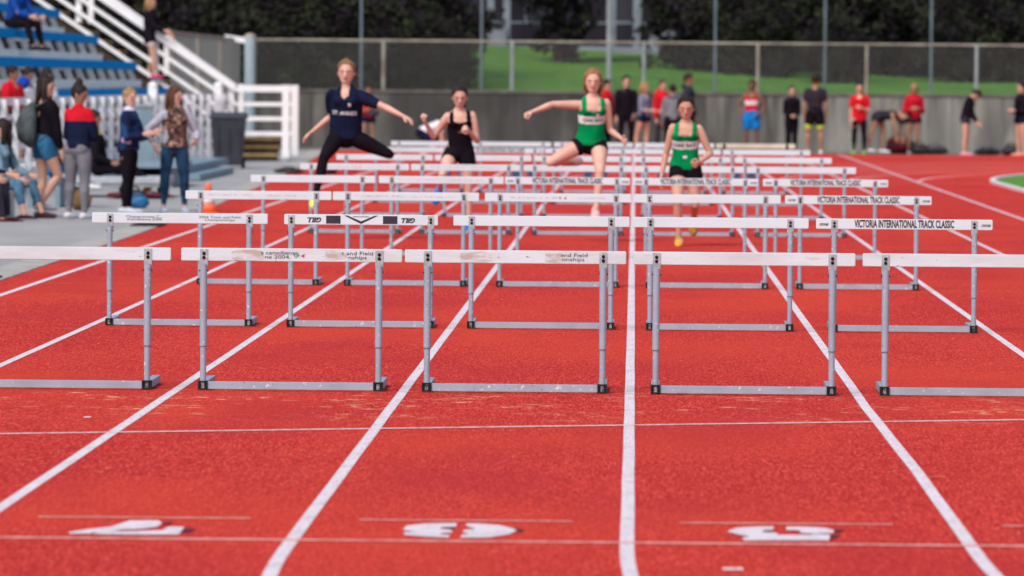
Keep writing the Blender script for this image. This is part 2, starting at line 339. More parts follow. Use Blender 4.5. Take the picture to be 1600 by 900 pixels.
# ------------------------------------------------------------------ retaining wall (cast panels), chain-link fence, light poles
wall = thing('retaining_wall', 'long low stained concrete retaining wall behind the far end of the track', 'wall', (0, 143.0, 0))
x = -26.0; k = 0
while x < 34:
    w = 3.6
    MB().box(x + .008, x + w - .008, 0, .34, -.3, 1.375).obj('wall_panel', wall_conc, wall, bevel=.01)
    x += w; k += 1
MB().box(-26, 34.0, -.03, .37, 1.378, 1.455).obj('coping', cap_m, wall, bevel=.01)
def chain_link(p, q, z0, z1, step=.11, r=.0024):
    p = Vector((*p, 0)); q = Vector((*q, 0)); L = (q - p).length; d = (q - p).normalized(); H = z1 - z0; vs = []; fs = []
    nrm = Vector((-d.y, d.x, 0))
    t = -H
    while t < L:
        for sgn in (1, -1):
            a0, a1 = (t, t + H) if sgn > 0 else (t + H, t)
            za, zb = z0, z1
            s0, s1 = max(0, min(L, a0)), max(0, min(L, a1))
            if abs(s1 - s0) < 1e-3: continue
            f0 = (s0 - a0) / (a1 - a0); f1 = (s1 - a0) / (a1 - a0)
            A = p + d * s0 + Vector((0, 0, za + (zb - za) * f0)); B = p + d * s1 + Vector((0, 0, za + (zb - za) * f1))
            dd = (B - A).normalized(); n1 = nrm; n2 = dd.cross(n1)
            b = len(vs)
            for c in (A, B):
                for an in (0, 2.09, 4.19): vs.append(tuple(c + n1 * math.cos(an) * r + n2 * math.sin(an) * r + nrm * sgn * r))
            fs += [(b + i, b + (i + 1) % 3, b + 3 + (i + 1) % 3, b + 3 + i) for i in range(3)]
        t += step
    me = bpy.data.meshes.new('chain_link'); me.from_pydata(vs, [], fs); me.update(); return me
fence = thing('chain_link_fence', 'chain-link fence with pipe rail and posts standing on top of the concrete wall', 'fence')
o = link('wire_mesh', chain_link((-9.6, 143.17), (33.5, 143.17), 1.47, 2.66), wire_m, fence); o['kind'] = 'stuff'
for X in (-6.22, -3.03, .23, 3.05, 5.74, 8.45, 11.4, 14.4, 17.4, 20.4): MB().tube((X, 143.17, 1.455), (X, 143.17, 2.70), .045, n=10).obj('fence_post', galv_warm if X not in (-3.03, .23, 8.45) else galv, fence, smooth=False)
MB().tube((-9.6, 143.17, 2.665), (33.5, 143.17, 2.665), .028).obj('top_rail', galv_warm, fence)
sf = thing('chain_link_fence', 'side run of chain-link fence from the big corner post back beside the staircase', 'fence')
o = link('wire_mesh', chain_link((-9.75, 121.5), (-9.75, 142.9), 0.05, 2.64), wire_m, sf); o['kind'] = 'stuff'
MB().tube((-9.75, 121.5, 2.66), (-9.75, 142.9, 2.66), .03).obj('top_rail', galv_warm, sf)
for Y in (122.0, 128.9, 135.9): MB().tube((-9.75, Y, 0), (-9.75, Y, 2.69), .04).obj('fence_post', galv_warm, sf)
cp = thing('corner_post', 'thick pale blue-grey corner post of the fence with a white cross arm', 'post', (-9.35, 140.5, 0))
MB().tube((0, 0, 0), (0, 0, 2.7), .14, n=14).obj('post', mat('pale_post', (0.33, 0.42, 0.47), .6, (0.28, .36, .4), 2), cp)
MB().beam((-.62, 0, 2.70), (-.1, 0, 2.62), .12, .13).obj('cross_arm', white_p, cp)
MB().lathe([(.0, 2.7), (.15, 2.7), (.13, 2.76), (.05, 2.80), (0.0, 2.805)], n=12).obj('post_cap', galv_warm, cp)
pole_m = mat('dull_blue_pole', (0.13, 0.17, 0.21), .7, (0.09, 0.12, 0.15), 2)
for i, X in enumerate((-6.84, -3.83, -.64, 2.01, 4.75, 7.4, 10.2)):
    nm = ['leftmost', 'second from the left', 'third from the left, palest', 'fourth from the left', 'fifth from the left', 'sixth from the left', 'seventh, out at the right'][i]
    p = thing('steel_pole', 'tall thin bluish steel pole rising behind the chain-link fence, ' + nm, 'pole', (X, 144.6, 1.3), 'tall steel poles behind the fence')
    MB().tube((0, 0, 0), (0, 0, 7.5), .036 if i != 2 else .065, n=10).obj('shaft', pole_m if i != 2 else galv, p)
    MB().box(-.12, .12, -.12, .12, .08, .12).obj('foot_plate', galv, p)
    MB().lathe([(.0, 7.5), (.07, 7.5), (.05, 7.56), (0, 7.57)], n=10).obj('pole_cap', galv, p)

# ------------------------------------------------------------------ building behind the trees
bl = thing('school_building', 'dark building with tall pale columns half hidden behind the trees', 'building', (-2.0, 178, 2.55))
MB().box(-14, 16, 2.2, 14, -1.5, 9.0).obj('wall', facade, bl)
MB().box(-14.2, 16.2, 1.2, 14.2, 9.0, 9.5).obj('roof', facade_lt, bl)
MB().box(-2.7, 4.8, -.3, 2.18, -.4, .22).obj('terrace', facade_lt, bl, bevel=.02)
MB().box(-2.7, 4.8, -.6, -.31, -.6, .06).obj('step', facade_lt, bl, bevel=.02)
for X in (-2.45, -1.95, 1.30, 2.05, 2.75, 3.35, 4.1):
    MB().box(X - .11, X + .11, .25, .5, .225, 8.99).obj('column', facade_lt, bl, bevel=.02)
for X in (-12, -9.4, -6.8, -4.2, -.9, 1.66, 5.6, 8.2, 10.8, 13.4):
    f = MB().box(X - .55, X + .55, 2.12, 2.19, 1.0, 2.9).obj('window', facade_lt, bl)
    MB().box(X - .48, X + .48, 2.09, 2.115, 1.07, 2.83).obj('pane', glass_m, f)
for X in (-2.15, 2.55):
    MB().box(X - .2 if X < 0 else X - .1, X + .2 if X < 0 else X + .75, -.2, .2, .225, .72).obj('planter', facade_lt, bl, bevel=.02)
MB().beam((-2.7, .02, .95), (4.8, .02, .95), .04, .05).obj('handrail', facade_lt, bl)

# ------------------------------------------------------------------ trees
def crown_mesh(name, lobes, nleaf, leaf, seed, mats=(0, 1, 2), squash=1.0, twigs=True):
    rs = np.random.RandomState(seed); V = []; F = []; MI = []
    vols = np.array([a * b * c for _, (a, b, c) in lobes]); pr = vols ** .8; pr = pr / pr.sum()
    ncl = max(30, nleaf // 26)
    which = rs.choice(len(lobes), ncl, p=pr)
    for wi in which:
        c, rr = lobes[wi]
        d = rs.normal(size=3); d /= np.linalg.norm(d); rad = rs.uniform(.35, 1.0) ** .5
        cc = np.array(c) + d * np.array(rr) * rad
        cr = leaf * rs.uniform(1.6, 3.4); mi = rs.choice(len(mats), p=[.5, .35, .15]) if len(mats) == 3 else 0
        for _ in range(26):
            o = rs.normal(size=3) * cr * .45 + cc
            n = rs.normal(size=3) + np.array([0, 0, .5]); n /= np.linalg.norm(n)
            a = np.cross(n, rs.normal(size=3)); a /= np.linalg.norm(a); b = np.cross(n, a)
            s = leaf * rs.uniform(.5, 1.0); t = s * rs.uniform(.45, .7)
            k = len(V); V += [o - a * s, o - b * t + a * s * .15, o + a * s, o + b * t + a * s * .15]; F.append((k, k + 1, k + 2, k + 3)); MI.append(mi)
    me = bpy.data.meshes.new(name); me.from_pydata([tuple(v) for v in V], [], F)
    for m in mats: me.materials.append(leaf_mats[m])
    me.polygons.foreach_set('material_index', MI); me.update(); return me
def trunk_mesh(h, r, lobes, seed):
    rs = random.Random(seed); mb = MB(); p = Vector((0, 0, -.3)); pts = [p]
    for k in range(1, 7): pts.append(Vector((rs.uniform(-.12, .12) * k * .4, rs.uniform(-.12, .12) * k * .4, h * k / 6)))
    for k in range(6): mb.tube(pts[k], pts[k + 1], r * (1.15 - .13 * k), r * (1.15 - .13 * (k + 1)), 9)
    for c, rr in lobes:
        s = pts[rs.randint(2, 5)]; e = Vector(c) + Vector((rs.uniform(-.3, .3), rs.uniform(-.3, .3), 0)) * min(rr)
        m = (s + e) / 2 + Vector((0, 0, rr[2] * .12)); mb.tube(s, m, r * .45, r * .3, 6); mb.tube(m, e, r * .3, r * .08, 6)
        for _ in range(3):
            e2 = e + Vector((rs.uniform(-1, 1) * rr[0], rs.uniform(-1, 1) * rr[1], rs.uniform(-.4, .9) * rr[2])) * .7; mb.tube(m, e2, r * .15, r * .04, 5)
    return mb.mesh('trunk')
def lobes_round(h, w, n, seed, z0=.12):
    rs = random.Random(seed); L = []
    for k in range(n):
        z = h * (z0 + (1 - z0) * (k + .5) / n); f = math.sin(math.pi * min(.97, max(.12, (z / h) * .85 + .12))) ** .6
        for j in range(3):
            a = rs.uniform(0, 6.28); d = w * .42 * f * rs.uniform(.3, 1); L.append(((d * math.cos(a), d * math.sin(a), z), (w * .33 * f * rs.uniform(.8, 1.2), w * .33 * f * rs.uniform(.8, 1.2), h / n * rs.uniform(.6, .95))))
    return L
tree_kinds = {}
def kind(name, h, w, n, seed, nleaf, leaf, z0=.12, mats=(0, 1, 2)):
    L = lobes_round(h, w, n, seed, z0); tree_kinds[name] = (crown_mesh('crown', L, nleaf, leaf, seed, mats), trunk_mesh(h * .75, w * .035 + .06, L[::2], seed))
kind('broad', 11, 8.5, 6, 1, 15000, .20, .05)
kind('broad2', 10, 7.5, 6, 2, 14000, .20, .05, (0, 1, 2))
kind('shade', 12, 9, 6, 3, 15000, .21, .04, (0, 0, 1))
kind('bush', 3.6, 4.2, 4, 4, 7000, .14, .02, (0, 1, 1))
# one tree whose crown narrows towards the grass (in front of the building)
L = [((0, 0, .25), (.5, .45, .3)), ((0, 0, .55), (.7, .6, .35)), ((.1, 0, .9), (.8, .7, .4)), ((.1, 0, 1.5), (.95, .9, .6)), ((-.35, .1, 2.1), (1.1, 1, .6)), ((.5, 0, 2.4), (1.1, 1, .6)), ((0, 0, 3.3), (1.7, 1.5, .9)), ((-.5, 0, 4.3), (1.5, 1.4, .9)), ((.6, .2, 4.6), (1.5, 1.3, .9)), ((0, 0, 5.8), (1.5, 1.4, 1)), ((0, 0, 7.0), (1.1, 1, .9)), ((0, 0, 8.0), (.7, .7, .7))]
tree_kinds['taper'] = (crown_mesh('crown', L, 13000, .13, 9, (0, 0, 1)), trunk_mesh(6.5, .2, L[3:], 9))
made_trees = {}
def tree(kindn, x, y, s, rz, label, cat='tree', sz=None, group=None, dz=0):
    cr, tk = tree_kinds[kindn]
    t = thing('tree' if cat == 'tree' else 'shrub', label, cat, (x, y, hz(x, y) - .05 + dz), group, rz); t.scale = (s, s, sz or s)
    link('crown', cr, None, t); link('trunk', tk, bark, t); return t
bx2 = [(2.05, 161, .8, .2), (3.5, 160, .92, 1.3), (5.1, 161, 1.0, 2.2), (6.9, 160.5, .95, 3.0), (8.6, 161, .75, .7), (10.6, 160, .9, 1.9), (12.4, 161, 1.0, 2.8), (-8.2, 149.5, 1.0, .3), (-6.6, 150, .95, 1.5), (-5.3, 150.5, .8, 2.6)]
bx = [(5.2, 172, 1.05, .3), (8.3, 171, 1.1, 1.2), (11.5, 170, 1.15, 2.2), (3.2, 170.5, .8, 2.9), (14.6, 169, 1.1, .6)]
G = 'dense trees beyond the fence'
tree('taper', -2.12, 164, 1.0, .4, 'dark tree narrowing towards the lawn, between the two groups of building columns', group=None)
row = [('broad', -34, 160, 1.0, 0), ('broad2', -27.5, 156, .95, 2), ('shade', -21.5, 153, .95, 1), ('shade', -16.5, 151, .85, 4), ('broad', -12.2, 152.5, .9, 1.1), ('shade', -9.0, 151, .62, 2.2), ('broad2', -6.9, 153.5, .62, .5),
       ('broad', 4.4, 166, .62, .3), ('broad2', 7.2, 164.5, .7, 2.4), ('shade', 10.6, 168, .8, 1.7), ('broad', 14.8, 165, .9, .9), ('broad2', 20, 162, 1.0, .2), ('shade', 26, 160, 1.0, 3)]
where = ['far outside the left edge', 'outside the left edge', 'behind the upper stand seats', 'behind the staircase top', 'behind the fence corner post', 'dark, behind the navy-shirted jumper', 'bright green edge beside the lawn opening',
         'nearest the right side of the building', 'above the waiting men in black and blue shorts', 'above the red-shirted waiting girls', 'tall, at the right border', 'outside the right edge', 'far outside the right edge']
for (kd, x, y, s, rz), wh in zip(row, where): tree(kd, x, y, s, rz, 'dense dark leafy tree beyond the fence, ' + wh, group=G)
bushes = [(-14.2, 147.6, .85, 1), (-11.8, 147.2, .8, 2), (-9.6, 147.4, .78, 3.1), (-7.6, 147.2, .75, .4), (-5.9, 147.8, .62, 1.4), (-4.75, 148.6, .5, 2.0), (3.9, 156, .62, .5), (5.6, 154, .5, 1.9), (9.3, 157, .75, 2.2), (12, 155, .8, .2), (2.9, 160, .7, 2.6)]
bw = ['leftmost of the hedge', 'under the fence corner', 'left of the first fence post', 'behind the navy-shirted jumper', 'right of the first fence post', 'small one at the lawn edge', 'right end of the lawn opening', 'low one under the right trees', 'below the right-hand trees', 'at the right border', 'round one at the building corner']
for (x, y, s, rz), wh in zip(bushes, bw): tree('bush', x, y, s, rz, 'dense dark green bush growing on the bank, ' + wh, 'bush', group='bushes on the bank')
for (x, y, s, rz), wh in zip(bx2, ('above the dark-haired runner', 'left of the red-vested athlete', 'above the red-vested athlete', 'above the man in neon tights', 'above the red T-shirt girl', 'above the leaning girl', 'at the right border', 'above the white stair rail', 'above the navy-shirted jumper', 'above the black-vested runner')): tree('bush', x, y, s, rz, 'dark rounded bush standing on the lawn behind the fence, ' + wh, 'bush', group='bushes on the bank')
for (x, y, s, rz), wh in zip(bx, ('left one', 'middle one', 'fourth from the left', 'beside the building', 'at the right border')): tree('bush', x, y, s, rz, 'large dark bush filling the gap under the right-hand trees, ' + wh, 'bush', group='bushes on the bank')
# the wood on the hill behind everything: one mass
rs = random.Random(5); wv = []; V = []; F = []; MI = []
src = [tree_kinds[k][0] for k in ('broad', 'shade')]
arrs = []
for s_ in src:
    a = np.empty(len(s_.vertices) * 3, dtype=np.float32); s_.vertices.foreach_get('co', a); arrs.append(a.reshape(-1, 4, 3)[::3].copy())
allv = []
for rowy, sc, sp in ((192, 1.3, 6.5), (204, 1.5, 7.0), (222, 1.7, 9)):
    x = -70 if rowy < 200 else -90
    while x < 90:
        if not (-17 < x < 16 and rowy < 195):
            q = arrs[rs.randint(0, 1)]; q = q.copy(); cen = q.mean(axis=1, keepdims=True); q = cen + (q - cen) * 1.7
            an = rs.uniform(0, 6.28); ca, sa = math.cos(an), math.sin(an); R = np.array([[ca, -sa, 0], [sa, ca, 0], [0, 0, 1]]); q = q @ R.T * sc
            q = q + np.array([x + rs.uniform(-1, 1), rowy + rs.uniform(-3, 3), hz(x, rowy) - .5]); allv.append(q)
        x += sp
allv = np.concatenate(allv).reshape(-1, 3); nf = len(allv) // 4
me = bpy.data.meshes.new('distant_wood'); me.vertices.add(len(allv)); me.vertices.foreach_set('co', allv.astype(np.float32).ravel())
me.loops.add(nf * 4); me.polygons.add(nf); me.loops.foreach_set('vertex_index', np.arange(nf * 4)); me.polygons.foreach_set('loop_start', np.arange(nf) * 4); me.polygons.foreach_set('loop_total', np.full(nf, 4))
me.update(); me.validate(); link('distant_wood', me, leaf_mats[0], kind='stuff')

# ------------------------------------------------------------------ grandstand, staircase, white fence
st = thing('grandstand', 'open grandstand of blue bench boards on pale grey brackets left of the track', 'stand')
Y0s, Y1s = 66.0, 117.0
for k in range(6):                      # k = 0 is the lowest bench
    X = -9.32 - .785 * k; z = 1.41 + .52 * k; Y0s = 93.0 if k == 0 else 66.0
    y = Y0s + (k * 3.1) % 5; first = True
    while y < Y1s - k * .02:
        L = 11.4 if y + 13 < Y1s else Y1s - y
        MB().box(X - .02, X + .03, y + .03, y + L - .03, z - .08, z + .085).obj('seat_board', seat_blue, st, bevel=.008)
        y += L
    MB().box(X - .30, X - .03, Y0s, Y1s, z - .02, z + .03).obj('seat_plank', stand_grey, st)
    for Y in np.arange(Y0s + 1, Y1s, 2.15):
        pr = [(X - .03, z - .081), (X - .14, z - .081), (X - .07, z - .275), (X + .05, z - .275)]
        MB().add([(x_, Y, z_) for x_, z_ in pr] + [(x_, Y + .06, z_) for x_, z_ in pr], [(0, 1, 2, 3), (7, 6, 5, 4), (0, 4, 5, 1), (1, 5, 6, 2), (2, 6, 7, 3), (3, 7, 4, 0)]).obj('seat_bracket', stand_grey, st)
    MB().box(X - .36, X + .12, Y0s, Y1s, z - .425, z - .28).obj('foot_board', stand_grey, st, bevel=.01)
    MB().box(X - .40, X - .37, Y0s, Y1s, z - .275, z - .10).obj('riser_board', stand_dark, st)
Y0s = 66.0
MB().box(-14.6, -9.10, Y0s, Y1s - .3, .02, .32).obj('walkway', stand_grey, st)
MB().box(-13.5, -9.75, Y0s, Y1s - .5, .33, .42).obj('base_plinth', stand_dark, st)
for k in range(7):
    Y = Y0s + 2 + k * 8; MB().beam((-9.8, Y, .75), (-13.6, Y, 3.3), .1, .15).obj('raker', stand_grey, st)

sc_ = thing('staircase', 'timber staircase with white pipe handrails at the far end of the grandstand', 'stairs', (0, 118.5, 0))
sl = .667
for k in range(3):                      # three broad steps up to the landing
    MB().box(-8.16, -7.30, .12 + .3 * k, .44 + .3 * k, .16 * k + .10, .16 * k + .16).obj('tread', wood_yel, sc_, bevel=.004)
    MB().box(-8.15, -7.31, .15 + .3 * k, .18 + .3 * k, .16 * k, .16 * k + .098).obj('riser', wood_dk, sc_)
MB().box(-8.16, -7.30, 1.03, 1.92, .42, .478).obj('landing', wood_yel, sc_)
for k in range(13):
    X = -8.17 - .30 * k; z = .66 + .20 * k
    MB().box(X - .32, X, .12, 1.9, z - .05, z).obj('tread', wood_yel, sc_, bevel=.004)
    MB().box(X - .03, X - .005, .13, 1.89, z - .198, z - .052).obj('riser', wood_dk, sc_)
for yy in (.10, 1.93):
    MB().beam((-8.17, yy, .42), (-12.1, yy, 3.02), .05, .22).obj('stringer', wood_dk, sc_)
for yy, dx in ((0, 0), (2.05, .06)):
    p0 = (-7.14 + dx, yy); kx = -8.17 + dx
    for j, z in enumerate((1.49, 1.17, .87, .56)):
        w = .135 if j == 0 else .075
        MB().beam((p0[0], yy, z), (kx, yy, z), w, w).obj('rail', white_p, sc_)
        if yy == 0 or j == 0: MB().beam((kx + .01 - .2 * (yy > 0), yy, z), (-12.4, yy, z + (kx + 12.4) * sl), w, w).obj('sloping_rail', white_p, sc_)
    MB().beam((p0[0], yy, 0.0 if yy == 0 else 0.1), (p0[0], yy, 1.57), .15, .15).obj('newel_post', white_p, sc_)
    for X, zt in ((-8.27, 1.58), (-9.83, 2.62), (-11.42, 3.66)):
        zb = 0.0 if X > -8.5 else .66 + (-8.17 - X) / .30 * .20
        MB().beam((X + dx, yy + .1, zb), (X + dx, yy + .1, zt), .11, .11).obj('post', white_p, sc_)
MB().lathe([(0, 0), (.10, 0), (.10, .05), (.06, .1), (0, .1)], (-7.14, -.02, 0.0), 10).obj('post_shoe', galv, sc_)

wf = thing('white_fence', 'white painted post and rail fence between the grandstand and the asphalt', 'fence')
def fx(Y): return -9.0 if Y < 110 else -9.0 + (Y - 110) * .092
ys = list(np.arange(62.0, 109.5, 1.7)) + [110.0, 110.9, 111.8, 112.7, 113.6, 114.5, 115.4, 116.3, 117.2, 118.1]
for i, Y in enumerate(ys):
    MB().box(fx(Y) - .042, fx(Y) + .042, Y - .042, Y + .042, 0.0, 1.36).obj('fence_post', white_p, wf, bevel=.006)
for Y in (74.0, 88.3, 107.6, 116.4):
    big = MB().box(fx(Y) - .085, fx(Y) + .085, Y - .085 + .4, Y + .085 + .4, 0.0, 1.5).obj('main_post', white_p, wf, bevel=.02)
    MB().lathe([(0, 1.49), (.085, 1.49), (.10, 1.54), (.07, 1.60), (0, 1.63)], (fx(Y), Y + .4, 0), 10).obj('post_cap', white_p, big)
for z in (1.33, 1.10, .88, .66, .44, .2):
    wv_ = .11 if z == 1.33 else .07
    for ya, yb in ((62.0, 109.99), (110.0, 118.2)):
        xa, xb = fx(ya), fx(yb) if yb > 110.5 else -9.0
        MB().add([(xa - .07, ya, z - wv_ / 2), (xa - .043, ya, z - wv_ / 2), (xb - .043, yb, z - wv_ / 2), (xb - .07, yb, z - wv_ / 2), (xa - .07, ya, z + wv_ / 2), (xa - .043, ya, z + wv_ / 2), (xb - .043, yb, z + wv_ / 2), (xb - .07, yb, z + wv_ / 2)],
             [(0, 3, 2, 1), (4, 5, 6, 7), (0, 1, 5, 4), (1, 2, 6, 5), (2, 3, 7, 6), (3, 0, 4, 7)]).obj('rail', white_p, wf)

# wheelie bin
b = thing('wheelie_bin', 'dark grey plastic wheelie bin with lid closed beside the staircase', 'bin', (-7.62, 108.6, 0), rz=.05)
bd = MB(); rings = [(.25, .27, .06), (.27, .29, .2), (.33, .36, .93)]
bd.add([(sx * a, sy * c, z) for a, c, z in rings for sx, sy in ((-1, -1), (1, -1), (1, 1), (-1, 1))], [(3, 2, 1, 0), (8, 9, 10, 11)] + [(k * 4 + i, k * 4 + (i + 1) % 4, k * 4 + 4 + (i + 1) % 4, k * 4 + 4 + i) for k in range(2) for i in range(4)]).obj('body', bin_pl, b, bevel=.02)
MB().box(-.36, .36, -.38, .38, .935, .965).obj('rim', bin_pl, b, bevel=.01)
MB().add([(-.375, -.40, .967), (.375, -.40, .967), (.375, .40, .967), (-.375, .40, .967), (-.33, -.34, 1.03), (.33, -.34, 1.03), (.33, .36, 1.06), (-.33, .36, 1.06)], [(0, 3, 2, 1), (4, 5, 6, 7), (0, 1, 5, 4), (1, 2, 6, 5), (2, 3, 7, 6), (3, 0, 4, 7)]).obj('lid', bin_pl, b, bevel=.015)
for s in (-1, 1): MB().tube((s * .24, .27, .1), (s * .31, .27, .1), .1, n=16).obj('wheel', black_pl, b)
MB().tube((-.28, .42, 1.0), (.28, .42, 1.0), .016).obj('handle', bin_pl, b)
for s in (-.2, 0, .2): MB().box(s - .015, s + .015, -.385, -.345, .35, .8).obj('rib', bin_pl, b)

# traffic cone
c = thing('traffic_cone', 'orange traffic cone with a white band beside the track edge', 'cone', (-5.25, 71.4, 0))
MB().box(-.13, .13, -.13, .13, 0.0, .03).obj('base', cone_or, c, bevel=.008)
MB().lathe([(.105, .03), (.093, .10), (.086, .13)], n=20).obj('lower_cone', cone_or, c, smooth=True)
MB().lathe([(.087, .13), (.062, .245)], n=20).obj('white_band', cone_wh, c, smooth=True)
MB().lathe([(.062, .245), (.034, .36), (.030, .385), (.018, .392), (.0, .393)], n=20).obj('upper_cone', cone_or, c, smooth=True)

# equipment cart, decks, panel
ct = thing('equipment_cart', 'low flat cart with pale grey bed and black castors behind the standing girls', 'cart', (-7.5, 82.0, 0))
MB().box(-.62, .92, -.7, .8, .20, .29).obj('bed', deck_light, ct, bevel=.01)
MB().box(-.60, .90, -.68, .78, .15, .197).obj('frame', galv, ct)
for x_, y_ in ((-.45, -.5), (.82, -.5), (.28, -.5), (-.45, .6), (.82, .6)):
    w = MB().tube((x_ - .025, y_, .07), (x_ + .025, y_, .07), .07, n=14).obj('castor_wheel', black_pl, ct)
    MB().box(x_ - .04, x_ - .03, y_ - .05, y_ + .05, .05, .15).box(x_ + .03, x_ + .04, y_ - .05, y_ + .05, .05, .15).obj('fork', galv, w)
dk = thing('stage_deck', 'two stacked blue-grey decks lying by the white fence next to the bin', 'deck', (-7.75, 100.0, 0))
MB().box(-.75, .62, -5.0, 3.0, .012, .11).obj('lower_deck', deck_blue, dk, bevel=.01)
MB().box(-.72, .34, -4.9, 5.6, .113, .24).obj('upper_deck', deck_blue, dk, bevel=.01)
dk = thing('blue_bench', 'long blue-grey bench with pale top behind the girl in the plaid top', 'bench', (-7.55, 90.0, 0))
MB().box(-.65, .55, -1.2, 1.6, .30, .38).obj('seat', deck_blue, dk, bevel=.01)
for x_ in (-.5, .4): MB().box(x_ - .04, x_ + .04, -1.0, 1.4, .0, .297).obj('leg', deck_blue, dk)
MB().box(-.62, .52, 1.3, 1.36, .03, .29).obj('back_panel', deck_blue, dk)
pn = thing('upright_panel', 'blue-grey upright panel leaning against the white fence behind the girls', 'panel', (-7.85, 92.4, 0))
MB().box(-.16, .16, -.03, .03, 0.0, 1.22).obj('panel', deck_blue, pn, bevel=.008)
MB().box(-.18, .18, -.05, .05, 1.223, 1.26).obj('top_cap', galv, pn)

# bags and kit lying about
def bag(label, loc, sx, sy, sz, m, rz=0, seed=1):
    rs = random.Random(seed); t = thing('sports_bag', label, 'bag', loc, 'bags and kit left on the ground', rz)
    bm = bmesh.new(); bmesh.ops.create_icosphere(bm, subdivisions=3, radius=1.0)
    ph = [rs.uniform(0, 6) for _ in range(6)]
    for v in bm.verts:
        x, y, z = v.co; f = 1 + .10 * math.sin(3 * x + ph[0]) * math.sin(4 * z + ph[1]) + .07 * math.sin(7 * y + ph[2] + 3 * x) + .03 * math.sin(15 * x + ph[3]) * math.sin(13 * z)
        x = math.copysign(abs(x) ** .75, x); y = math.copysign(abs(y) ** .75, y)
        v.co = (x * sx * f, y * sy * f, max(0.002, (z * .5 + .46) * sz * 2 * f * .52))
    me = bpy.data.meshes.new('bag'); bm.to_mesh(me); bm.free(); me.shade_smooth(); link('bag_body', me, m, t)
    hb = MB()
    for k in range(6):
        a0, a1 = math.pi * k / 6, math.pi * (k + 1) / 6
        hb.tube((-sx * .5 * math.cos(a0), 0, sz * .9 + sz * .35 * math.sin(a0)), (-sx * .5 * math.cos(a1), 0, sz * .9 + sz * .35 * math.sin(a1)), .012, n=5)
    hb.obj('handle', m, t); return t
cl_black = mat('black_nylon', (0.022, 0.020, 0.026), .8, (0.05, 0.05, 0.055), 8); cl_maroon = mat('maroon_nylon', (0.14, 0.02, 0.03), .8, (0.08, .015, .02), 6)
cl_bluebag = mat('blue_nylon', (0.01, 0.14, 0.32), .7, (0.01, .1, .25), 6); cl_tan = mat('tan_canvas', (0.22, 0.13, 0.06), .85, (0.12, .07, .03), 8); cl_pinkbag = mat('crimson_nylon', (0.55, 0.03, 0.08), .7)
bag('blue sports bag on the asphalt behind the girl in black leggings', (-6.4, 74.7, 0), .13, .12, .15, cl_bluebag, 0, 1)
bag('black rucksack slumped behind the girl in black leggings', (-6.6, 76.5, 0), .12, .12, .2, cl_black, .4, 2)
bag('tan and brown rucksack between the bare-legged girl and the girl in grey trousers', (-7.0, 73.2, 0), .13, .12, .24, cl_tan, .2, 3)
bag('maroon holdall lying under the equipment cart', (-6.9, 80.6, 0), .5, .18, .09, cl_maroon, 0, 4)
bag('large maroon bag heaped by the wall beside the bending athlete', (6.42, 139.6, 0), .36, .3, .40, cl_maroon, .3, 5)
bag('black round bag by the wall to the right of the maroon bag', (6.85, 138.9, 0), .22, .2, .26, cl_black, 0, 6)
bag('long black holdall by the wall left of the leaning girl', (7.25, 139.6, 0), .34, .2, .19, cl_black, .1, 7)
bag('black bag by the wall just right of the leaning girl', (8.5, 139.2, 0), .32, .2, .16, cl_black, .2, 8)
bag('small crimson pouch on the ground right of the black bag', (8.95, 139.0, 0), .12, .1, .09, cl_pinkbag, 0, 9)
bag('black bag at the right border beside the last waiting athlete', (9.0, 138.3, 0), .2, .2, .26, cl_black, 0, 10)
bag('dark bag lying on the track end below the navy-shirted jumper', (-5.45, 103, 0), .18, .18, .16, cl_black, 0, 11)
bag('crimson bag on the track end behind the jumper', (-5.2, 106, 0), .16, .12, .16, cl_pinkbag, 0, 12)
bag('black bag lying flat on the asphalt left of the jumper', (-6.15, 103, 0), .25, .18, .10, cl_black, 0, 13)

# starting blocks on the far start line
pad_m = mat('navy_block_pad', (0.015, 0.025, 0.09), .6)
sb = thing('starting_block', 'starting block', 'starting block', (0, 98.5, .012))
MB().box(-.04, .04, -.45, .45, 0, .04).obj('rail', galv, sb)
for s, yy in ((-1, -.1), (1, .2)):
    MB().add([(s * .13 - .07, yy - .1, .04), (s * .13 + .07, yy - .1, .04), (s * .13 + .07, yy + .12, .04), (s * .13 - .07, yy + .12, .04), (s * .13 - .07, yy + .05, .19), (s * .13 + .07, yy + .05, .19), (s * .13 + .07, yy + .12, .19), (s * .13 - .07, yy + .12, .19)],
             [(0, 3, 2, 1), (4, 5, 6, 7), (0, 1, 5, 4), (1, 2, 6, 5), (2, 3, 7, 6), (3, 0, 4, 7)]).obj('foot_pad', pad_m, sb)
for i, (X, t) in enumerate(((-3.05, 'leftmost lane, under the navy-shirted jumper'), (-1.87, 'lane behind the girl in the black vest'), (-.64, 'lane behind the red-haired jumper'), (.61, 'lane behind the dark-haired girl in green'), (1.88, 'rightmost hurdled lane'))):
    o = sb if i == 0 else dup(sb)
    o.location = (X, 98.5, .0075); o['label'] = 'starting block with navy pads, ' + t; o['group'] = 'starting blocks on the far start line'

